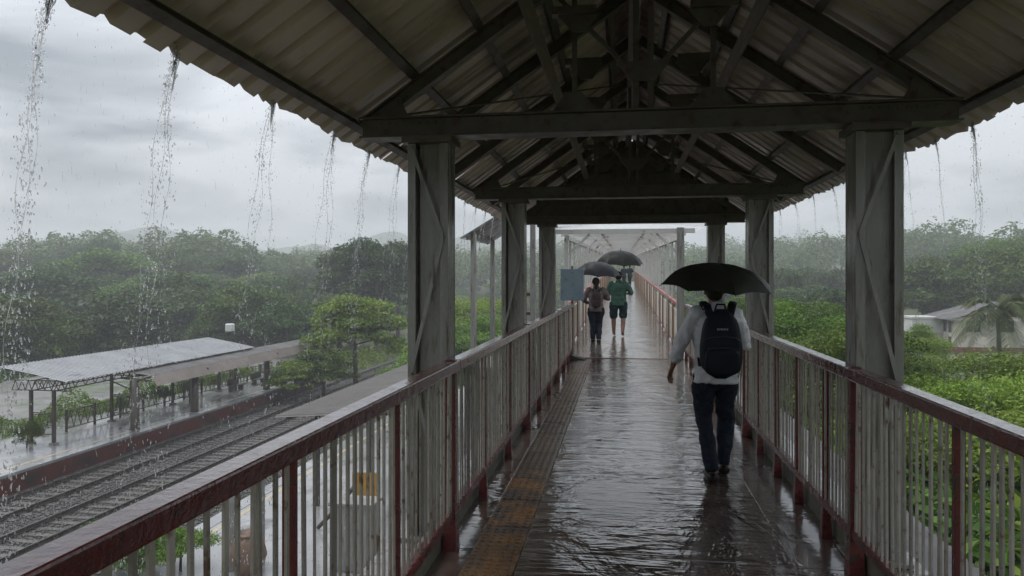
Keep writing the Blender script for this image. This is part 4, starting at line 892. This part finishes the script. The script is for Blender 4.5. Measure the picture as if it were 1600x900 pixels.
def person(loc, rz_, H, J, look, label, voxel, mats, short_sleeve=None, shorts=False, barefoot=False, sleeve_end=.62, female=False):
    """J: joints in metres for a 1.7 m body: sh(oulders), el, wr, hip, kn, an, toe for sides L,R (x right, y ahead)"""
    root = empty('person', loc, rz_); root.scale = (H / 1.7,) * 3; tag(root, label, 'person')
    V3 = Vector; hip, chest, neck, head = V3(J['hip']), V3(J['chest']), V3(J['neck']), V3(J['head'])
    skin = MB()
    # trunk, neck, head with nose and ears
    skin.capsule([hip, hip.lerp(chest, .5), chest, chest.lerp(neck, .75)], [(.14, .10), (.125, .09), (.16, .10), (.07, .06)], 16)
    skin.capsule([chest.lerp(neck, .7), neck, head + V3((0, -.01, -.06))], [(.062, .058), (.054, .056), (.052, .06)], 12)
    skin.ball(head, (.074, .094, .112), 18, 12); skin.ball(head + V3((0, .03, -.055)), (.052, .058, .055), 14, 8)
    skin.ball(head + V3((0, .098, -.015)), (.013, .022, .024), 8, 6)
    for s in (-1, 1): skin.ball(head + V3((s * .077, -.012, -.012)), (.012, .022, .034), 8, 6)
    shirt = MB(); trou = MB()
    shirt.tube([hip + V3((0, 0, -.115)), hip + V3((0, 0, -.06)), hip + V3((0, 0, .02)), hip.lerp(chest, .4), chest, chest.lerp(neck, .4), chest.lerp(neck, .62)], [(.188, .138), (.186, .138), (.178, .132), (.170, .122), (.196, .128), (.175, .112), (.10, .085)] if not female else [(.172, .135), (.172, .132), (.165, .125), (.15, .115), (.17, .12), (.15, .1), (.09, .08)], 24)
    shirt.tube([chest.lerp(neck, .62), neck + V3((0, -.004, .018))], [(.085, .075), (.066, .068)], 16)
    trou.capsule([hip + V3((0, 0, .06)), hip + V3((0, 0, -.06))], [(.150, .112), (.165, .125)], 18)
    for s, c in ((-1, 'L'), (1, 'R')):
        sh, el, wr, hp, kn, an, toe = (V3(J[k + c]) for k in ('sh', 'el', 'wr', 'hp', 'kn', 'an', 'toe'))
        skin.capsule([sh, sh.lerp(el, .5), el, el.lerp(wr, .4), wr], [.046, .042, .036, .037, .024], 12)
        hd = (wr - el).normalized(); hand(skin, wr, hd if c + 'hd' not in J else V3(J[c + 'hd']), V3(J.get(c + 'pn', (-s, 0, 0))), J.get(c + 'curl', .35), 1.0, J.get(c + 'ts', 1))
        skin.capsule([hp, hp.lerp(kn, .5), kn, kn.lerp(an, .35), an], [.08, .072, .054, .055, .036], 14)
        ft = (toe - an); foot0 = V3((an.x, an.y, an.z)) ; heel = an + V3((0, -.035, -.055)).lerp(ft * .0, 0)
        skin.capsule([an + V3((0, -.02, -.025)), an.lerp(toe, .5), toe], [(.032, .030), (.036, .024), (.034, .016)], 12, (0, 0, 1))
        if sleeve_end < 1: shirt.capsule([sh + V3((-s * .03, 0, .0)), sh.lerp(el, .5), el.lerp(sh, .04)] + ([el.lerp(wr, sleeve_end * .5), el.lerp(wr, sleeve_end)] if sleeve_end > 0 else []),
                                         [.075, .066, .058] + ([.056, .052] if sleeve_end > 0 else []), 14)
        kz = [hp, hp.lerp(kn, .45), kn] + ([] if shorts else [kn.lerp(an, .4), kn.lerp(an, .93)])
        if shorts: kz = [hp, hp.lerp(kn, .5), hp.lerp(kn, .92)]
        trou.capsule(kz, [.098, .088, .068, .064, .056][:len(kz)] if not shorts else [.105, .094, .088], 16)
        if not barefoot:
            sm = MB(); d_ = (toe - an); d_.z = d_.z
            hl = an + V3((0, -.045, -.052)) if 'heel' + c not in J else V3(J['heel' + c])
            tp = toe + V3((0, .025, 0)); sm.capsule([hl, hl.lerp(tp, .45), tp], [(.050, .046), (.054, .042), (.050, .034)], 14, (0, 0, 1))
            fuse(sm, 'shoe', M_shoe, root, max(voxel, .008), 2)
    fuse(skin, 'body', M_skin, root, voxel, 3)
    fuse(shirt, 'shirt', mats[0], root, max(voxel, .009), 4, .05); fuse(trou, 'trousers' if not shorts else 'shorts', mats[1], root, max(voxel, .009), 4, .04)
    hm = MB().ball(head + V3((0, -.018, .022)), (.084, .096, .108), 18, 12)
    hm.ball(head + V3((0, -.055, -.04)), (.066, .05, .06), 14, 8)
    if female: hm.capsule([head + V3((0, -.08, -.02)), neck + V3((0, -.10, -.02))], [.05, .04], 10)
    fuse(hm, 'hair', M_hair, root, max(voxel, .010), 3)
    for s in (-1, 1): MB().ball(head + V3((s * .03, .088, .005)), (.014, .010, .008), 10, 6).build('eye', M_eye, root, smooth=True)
    MB().ball(head + V3((0, .088, -.058)), (.024, .010, .007), 10, 6).build('mouth', M_lip, root, smooth=True)
    return root
def umbrella(apex, tilt, rad, drop, m, label, shaft, name='umbrella'):
    root = empty('umbrella', apex); root.rotation_euler = tilt; tag(root, label, 'umbrella', 'umbrellas over the walkers'); n = 8
    def pt(a, t, sc=0.0):
        r = rad * math.sin(t * R(60)) / math.sin(R(60)); z = -drop * (1 - math.cos(t * R(60))) / (1 - math.cos(R(60)))
        r *= 1 - sc * t * t; return Vector((math.cos(a) * r, math.sin(a) * r, z + sc * .35 * t * rad))
    for k in range(n):
        vs, fs = [], []; q = 7; p = 8
        for i in range(p):
            for j in range(q):
                u = j / (q - 1); a = 2 * math.pi * (k + u) / n; s_ = .11 * math.sin(math.pi * u); vs.append(pt(a, i / (p - 1), s_))
        for i in range(p - 1):
            for j in range(q - 1): fs.append((i * q + j, i * q + j + 1, (i + 1) * q + j + 1, (i + 1) * q + j))
        MB().add(vs, fs).build('canopy_panel', m, root, smooth=True)
        a = 2 * math.pi * k / n; MB().tube([pt(a, t) + Vector((0, 0, -.006)) for t in (0, .25, .5, .75, 1.0)] + [pt(a, 1) * 1.03], .0035, 5).build('rib', M_chrome, root)
        MB().tube([pt(a, t) + Vector((0, 0, .002)) for t in (.02, .25, .5, .75, 1.0)], .0028, 5).build('seam', m, root)
        MB().tube([(0, 0, -.30), pt(a, .55) + Vector((0, 0, -.008))], .003, 5).build('stretcher', M_chrome, root)
    MB().tube([(0, 0, -shaft), (0, 0, .0)], .006, 8).build('shaft', M_chrome, root); MB().tube([(0, 0, -.01), (0, 0, .02), (0, 0, .065)], [.014, .008, .004], 8).build('ferrule', M_plastic, root)
    MB().capsule([(0, 0, -shaft - .11), (0, 0, -shaft)], [.014, .013], 8).build('handle', M_plastic, root); return root
def backpack(loc, rz_, k, m, label, logo=True):
    root = empty('backpack', loc, rz_); root.scale = (k, k, k); tag(root, label, 'backpack')
    def blob(name, x, y, z0, z1, cy, mm, top=.75):
        vs, fs = [], []; n = 28; rows = 14
        for i in range(rows):
            t = i / (rows - 1); z = z0 + (z1 - z0) * t; w = (1 - (2 * t - 1) ** 6 * .55) * (1 - (1 - top) * max(0, t - .45) / .55); e = math.sqrt(max(0, 1 - abs(2 * t - 1) ** 5)) * .85 + .15 if 0 < i < rows - 1 else .3
            for q in range(n):
                a = 2 * math.pi * q / n; cx, sx = math.cos(a), math.sin(a); r = (abs(cx) ** 4 + abs(sx) ** 4) ** -.25
                vs.append((x * w * min(1, .35 + e * .65) * r * cx, cy + y * w * e * r * sx, z))
        for i in range(rows - 1):
            for q in range(n): fs.append((i * n + q, i * n + (q + 1) % n, (i + 1) * n + (q + 1) % n, (i + 1) * n + q))
        fs += [tuple(reversed(range(n))), tuple((rows - 1) * n + q for q in range(n))]
        return MB().add(vs, fs).build(name, mm, root, smooth=True)
    blob('main_bag', .165, .10, 0, .56, 0, m); blob('front_pocket', .140, .045, .03, .27, -.095, m, .92)
    MB().tube([(-.15, -.085, .30), (-.1, -.098, .335), (0, -.104, .345), (.1, -.098, .335), (.15, -.085, .30)], .004, 6).build('zip', M_plastic, root); MB().tube([(-.13, -.135, .25), (0, -.142, .262), (.13, -.135, .25)], .0035, 6).build('zip', M_plastic, root)
    MB().capsule([(-.045, .03, .54), (-.03, .02, .595), (.03, .02, .595), (.045, .03, .54)], [.009] * 4, 8).build('grab_handle', m, root, smooth=True)
    for s in (-1, 1):
        MB().tube([(s * .075, .06, .50), (s * .10, .10, .585), (s * .125, .20, .61), (s * .135, .29, .55), (s * .135, .31, .40), (s * .155, .22, .20), (s * .155, .08, .09)], [(.034, .008)] * 5 + [(.016, .006)] * 2, 10, True, (0, -.6, .8)).build('strap', m, root, smooth=True)
    if logo:
        for i, w in enumerate((.010, .008, .011, .009, .010, .008, .009)): MB().box(-.042 + i * .0125, -.042 + i * .0125 + w * .8, -.1125, -.1075, .395 + (i % 3) * .001, .411 - (i % 2) * .002).build('logo_letter', M_packgrey, root)
    return root
mx, my = .765, 6.32
J = dict(hip=(0, 0, .92), chest=(0, -.0, 1.27), neck=(0, .02, 1.455), head=(.0, .045, 1.585),
         shL=(-.185, 0, 1.375), elL=(-.300, -.04, 1.10), wrL=(-.345, .04, .93), Lpn=(.8, -.5, 0), Lcurl=.38, Lts=1,
         shR=(.185, 0, 1.375), elR=(.245, .05, 1.10), wrR=(.06, .27, 1.24), Rhd=(-.5, .2, .75), Rpn=(-.8, -.3, .2), Rcurl=.9, Rts=-1,
         hpL=(-.092, 0, .86), knL=(-.090, .03, .49), anL=(-.035, -.12, .085), toeL=(-.045, .05, .03), heelL=(-.035, -.17, .036),
         hpR=(.092, 0, .86), knR=(.100, .12, .49), anR=(.075, .03, .115), toeR=(.085, .17, .032), heelR=(.073, -.02, .072))
person((mx, my, .0), 0, 1.68, J, 0, 'man in white shirt and dark trousers walking away under a black umbrella', .0065, (M_shirt, M_denim), sleeve_end=.55)
backpack((mx + .02, my - .225, .855), 0, 1.0, M_pack, 'navy black backpack on the man in the white shirt')
umbrella((mx + .035, my + .05, 1.785), (R(8), R(2), R(11)), .475, .195, M_umbo, 'open black umbrella over the man with the backpack', .62)
J2 = dict(J); J2.update(elL=(-.27, .02, 1.10), wrL=(-.17, .16, 1.02), elR=(.27, .03, 1.12), wrR=(.1, .24, 1.2), Lhd=(.6, .7, .1), Lpn=(.3, -.3, -.9), Lts=1,
                        anL=(-.06, -.05, .08), toeL=(-.07, .10, .03), heelL=(-.06, -.10, .036), knL=(-.07, .04, .49), knR=(.07, .06, .49), anR=(.06, -.16, .085), toeR=(.06, .0, .03), heelR=(.06, -.21, .036))
wx, wy = -.655, 18.75
P1 = person((wx, wy, fz(wy)), R(2), 1.62, J2, 0, 'person in mauve top and dark trousers with small backpack, left of the couple', .012, (M_mauve, M_denim), sleeve_end=.9, female=True)
backpack((wx + .01, wy - .20, fz(wy) + .86), 0, .78, M_mauvebag, 'small dark mauve backpack on the left walker of the couple', logo=False)
P1.scale.x *= 1.22; P1.scale.y *= 1.1
umbrella((wx + .06, wy + .12, fz(wy) + 2.03), (R(8), R(4), R(5)), .59, .32, M_umbg, 'dark grey umbrella over the walker in the mauve top', .8)
J3 = dict(J2); J3.update(hpL=(-.1, 0, .86), hpR=(.1, 0, .86), wrL=(-.12, .2, 1.1), elR=(.29, -.02, 1.12), wrR=(.16, .14, 1.12), knL=(-.11, .05, .49), knR=(.11, .02, .49), anL=(-.10, -.02, .085), toeL=(-.09, .13, .025), anR=(.10, -.20, .13), toeR=(.10, -.10, .03))
gx_, gy_ = -.10, 20.3
P2 = person((gx_, gy_, fz(gy_)), R(-2), 1.75, J3, 0, 'barefoot person in green shirt and teal shorts, right of the couple', .012, (M_green, M_gshort), sleeve_end=-1 if False else .02, shorts=True, barefoot=True)
P2.scale.x *= 1.18; P2.scale.y *= 1.1
umbrella((gx_ + .06, gy_ + .1, fz(gy_) + 2.33), (R(8), R(2), R(12)), .66, .36, M_umb, 'black umbrella over the person in the green shirt', .85)
for k, (dx, yy, lab) in enumerate(((.02, 60.0, 'distant dark figure far along the walkway, left one'), (.5, 61.5, 'distant dark figure far along the walkway, right one'))):
    person((XC + dx, yy, fz(yy)), 0, 1.7, J2, 0, lab, .022, (M_denim, M_denim), sleeve_end=.9)

# ------------------------------------------------------------------ falling water
dn, dm = 6, 4
dv = [(0, 0, 1)] + [(math.sin(math.pi * i / dm) * math.cos(2 * math.pi * k / dn), math.sin(math.pi * i / dm) * math.sin(2 * math.pi * k / dn), math.cos(math.pi * i / dm)) for i in range(1, dm) for k in range(dn)] + [(0, 0, -1)]
df = [(0, 1 + k, 1 + (k + 1) % dn) for k in range(dn)]
for i in range(dm - 2):
    for k in range(dn):
        a, b, c, d = 1 + i * dn + k, 1 + (i + 1) * dn + k, 1 + (i + 1) * dn + (k + 1) % dn, 1 + i * dn + (k + 1) % dn; df += [(a, b, c), (a, c, d)]
e = len(dv) - 1; df += [(e, 1 + (dm - 2) * dn + (k + 1) % dn, 1 + (dm - 2) * dn + k) for k in range(dn)]
DV, DF = np.array(dv), np.array(df)
def drops(P, Rr, elong, g):
    n = len(P); S = np.stack([Rr * g.uniform(.7, 1.2, n), Rr * g.uniform(.7, 1.2, n), Rr * elong], 1)
    V = DV[None] * S[:, None]; V[..., 0] += V[..., 2] * g.normal(0, .18, (n, 1)); V[..., 1] += V[..., 2] * g.normal(0, .18, (n, 1))
    return (V + P[:, None]).reshape(-1, 3), (DF[None] + len(DV) * np.arange(n)[:, None, None]).reshape(-1, 3)
def spout(x, y, z, side, n, seed, label, size=1.0, fall=6.0, spread=1.0, group=None):
    g = np.random.default_rng(seed); P, Rr, El = [], [], []; FIL = []
    n = int(n * 3.9); strands = 3 if n > 600 else 2
    for s in range(strands):
        v = np.array([side * g.uniform(-.02, .34) * spread - .04, g.uniform(-.22, .16) * spread, -.5]); m = n // strands
        d = fall * g.random(m) ** 1.6; d = d + .03 * np.sin(d * 21 + s * 2) ; t = (-.5 + np.sqrt(.25 + 2 * 9.81 * np.abs(d))) / 9.81
        wob = .012 * np.sin(d * 9 + g.uniform(0, 6)) * np.minimum(d, 1)
        p = np.stack([x + v[0] * t + wob, y + v[1] * t + wob, z - d], 1) + g.normal(size=(m, 3)) * np.stack([.005 + .035 * t * spread, .005 + .035 * t * spread, .03 + 0 * t], 1)
        P.append(p); Rr.append(size * g.uniform(.0007, .0024, m) * (1 + .5 * (g.random(m) < .12))); El.append(g.uniform(1.1, 3.0, m) * (1 + .8 * np.minimum(d, 2.5) / 2.5))
        fl = []; dl = g.uniform(.7, 1.6)
        for q in range(26):
            dq = dl * q / 25; tq = (-.5 + math.sqrt(.25 + 2 * 9.81 * dq)) / 9.81; fl.append((v[0] * tq + .010 * math.sin(dq * 13 + s) * min(1, dq * 2), v[1] * tq + .010 * math.sin(dq * 11 + 2 * s) * min(1, dq * 2), -dq))
        FIL.append((fl, [max(.0006, .0026 * size * (1 - .6 * q / 25) * (.55 + .45 * math.sin(q * 2.1 + s))) for q in range(26)]))
    P, Rr, El = np.concatenate(P), np.concatenate(Rr), np.concatenate(El); V, Fq = drops(P, Rr, El, g)
    root = empty('water_spout', (x, y, z)); tag(root, label, 'water spout', group or 'water spouts from the roof edge')
    o = link('droplets', np_mesh('droplets', V - np.array([x, y, z]), Fq, M_water, True), root); o['kind'] = 'stuff'
    for fl, fr in FIL: MB().tube(fl, fr, 5).build('water_thread', M_water, root, smooth=True)
    for q in range(4):      # threads of water that leave the sheet's trough and draw together
        w = (q - 1.5) * .015 * size; L_ = g.uniform(.05, .12) * size
        MB().tube([(0, w, .012), (side * .004, w * .75, -.03), (side * .012, w * .3 + g.normal(0, .002), -.4 * L_ - .03), (side * .02, w * .1 + g.normal(0, .003), -L_ - .03)],
                  [.0022 * size, .0028 * size, .002 * size, .0008], 6).build('water_thread', M_jet, root, smooth=True)
    return root
EZ = cz(EV) - .01
ordn = ['nearest', 'second', 'third', 'fourth', 'fifth', 'sixth', 'seventh']
for i, (yy, n, sz) in enumerate(((2.24, 620, 1.15), (2.95, 560, 1.1), (3.85, 480, 1.05), (4.72, 400, 1.0), (5.42, 360, 1.0), (6.18, 240, .95), (6.9, 220, .95))):
    spout(XC - EV + .025, yy, EZ + .012, -1, n, 100 + i, 'rainwater spouting from the left roof edge, %s to the viewer' % ordn[i], sz)
for i, yy in enumerate((7.6, 8.3, 8.9, 9.6, 10.3, 11.0, 11.7, 12.4)): spout(XC - EV + .025, yy, EZ + .012, -1, 150, 130 + i, 'thin water stream off the left roof edge beyond the first column', .95, group='thin streams on the left')
for i, (yy, n, sz) in enumerate(((5.0, 380, 1.05),)): spout(XC + EV - .025, yy, EZ + .012, 1, n, 160 + i, 'rainwater spouting from the right roof corner past the tie beam end', sz)
for i, yy in enumerate((5.55, 6.1, 6.7, 7.4, 8.1, 8.9, 9.8, 10.7, 11.6)): spout(XC + EV - .025, yy, EZ + .012, 1, 130, 170 + i, 'thin water stream off the right roof edge', .85, group='thin streams on the right')
for i, yy in enumerate((14.4, 15.0, 15.6, 16.3)): spout(-3.17, yy, 2.45, -1, 110, 190 + i, 'thin water stream off the side stair roof', .9, group='streams off the stair roof')
for sd_, nm in ((-1, 'left'), (1, 'right')):
    g = np.random.default_rng(60 + sd_); Yr = np.repeat(np.arange(1.3, 12.7, .1), 7); n = len(Yr); dz = g.random(n) ** 1.4 * 2.4
    P = np.stack([XC + sd_ * (EV + .01 + .03 * dz) + g.normal(0, .01, n), Yr + g.normal(0, .02, n), EZ - .02 - dz], 1); V, Fq = drops(P, g.uniform(.0007, .0018, n), g.uniform(1.5, 5, n), g)
    tag(link('eave_drips', np_mesh('eave_drips', V, Fq, M_water, True)), 'small drips falling from the corrugations of the %s roof edge' % nm, 'water drips', kind='stuff')
# general rain outside the roofs
g = np.random.default_rng(77); n = 6000
dep = 2.6 + 26 * g.random(n) ** 1.4; ppx = g.uniform(-60, 1660, n); X = np.empty(n); Y = np.empty(n)
dd = CF[None] + CR[None] * ((ppx - 800) / FPX)[:, None]; X, Y = dd[:, 0] * dep, dd[:, 1] * dep; Z = EYE + g.uniform(-.42, .40, n) * dep
ok = ((X < XC - EV - .1) | (X > XC + EV + .1)) & (Z > GZ + .5); ok &= ~((X < -1.4) & (X > -3.2) & (Y > 14) & (Y < 17.2)); ok &= ~((X > 1.7) & (X < 3.6) & (Z < -.85))
P = np.stack([X, Y, Z], 1)[ok]; V, Fq = drops(P, g.uniform(.0005, .0011, len(P)) * (.8 + P[:, 1] * .06), g.uniform(10, 30, len(P)), g)
tag(link('rain', np_mesh('rain', V, Fq, M_water, True)), 'falling rain on both sides of the footbridge', 'rain', kind='stuff')

# ------------------------------------------------------------------ wet air
hz = MB().box(-1520, 1520, -310, 1720, GZ - 12, 118).build('haze', M_white); hz['kind'] = 'stuff'; hz['label'] = 'pale rain haze filling the valley'; hz['category'] = 'haze'
m = bpy.data.materials.new('rain_haze'); m.use_nodes = True; N = m.node_tree.nodes; N.remove(N['Principled BSDF'])
pv = N.new('ShaderNodeVolumePrincipled'); pv.inputs['Color'].default_value = (.95, .97, 1, 1); pv.inputs['Density'].default_value = .0012; pv.inputs['Anisotropy'].default_value = 0
m.node_tree.links.new(pv.outputs[0], N['Material Output'].inputs['Volume']); hz.data.materials.clear(); hz.data.materials.append(m)
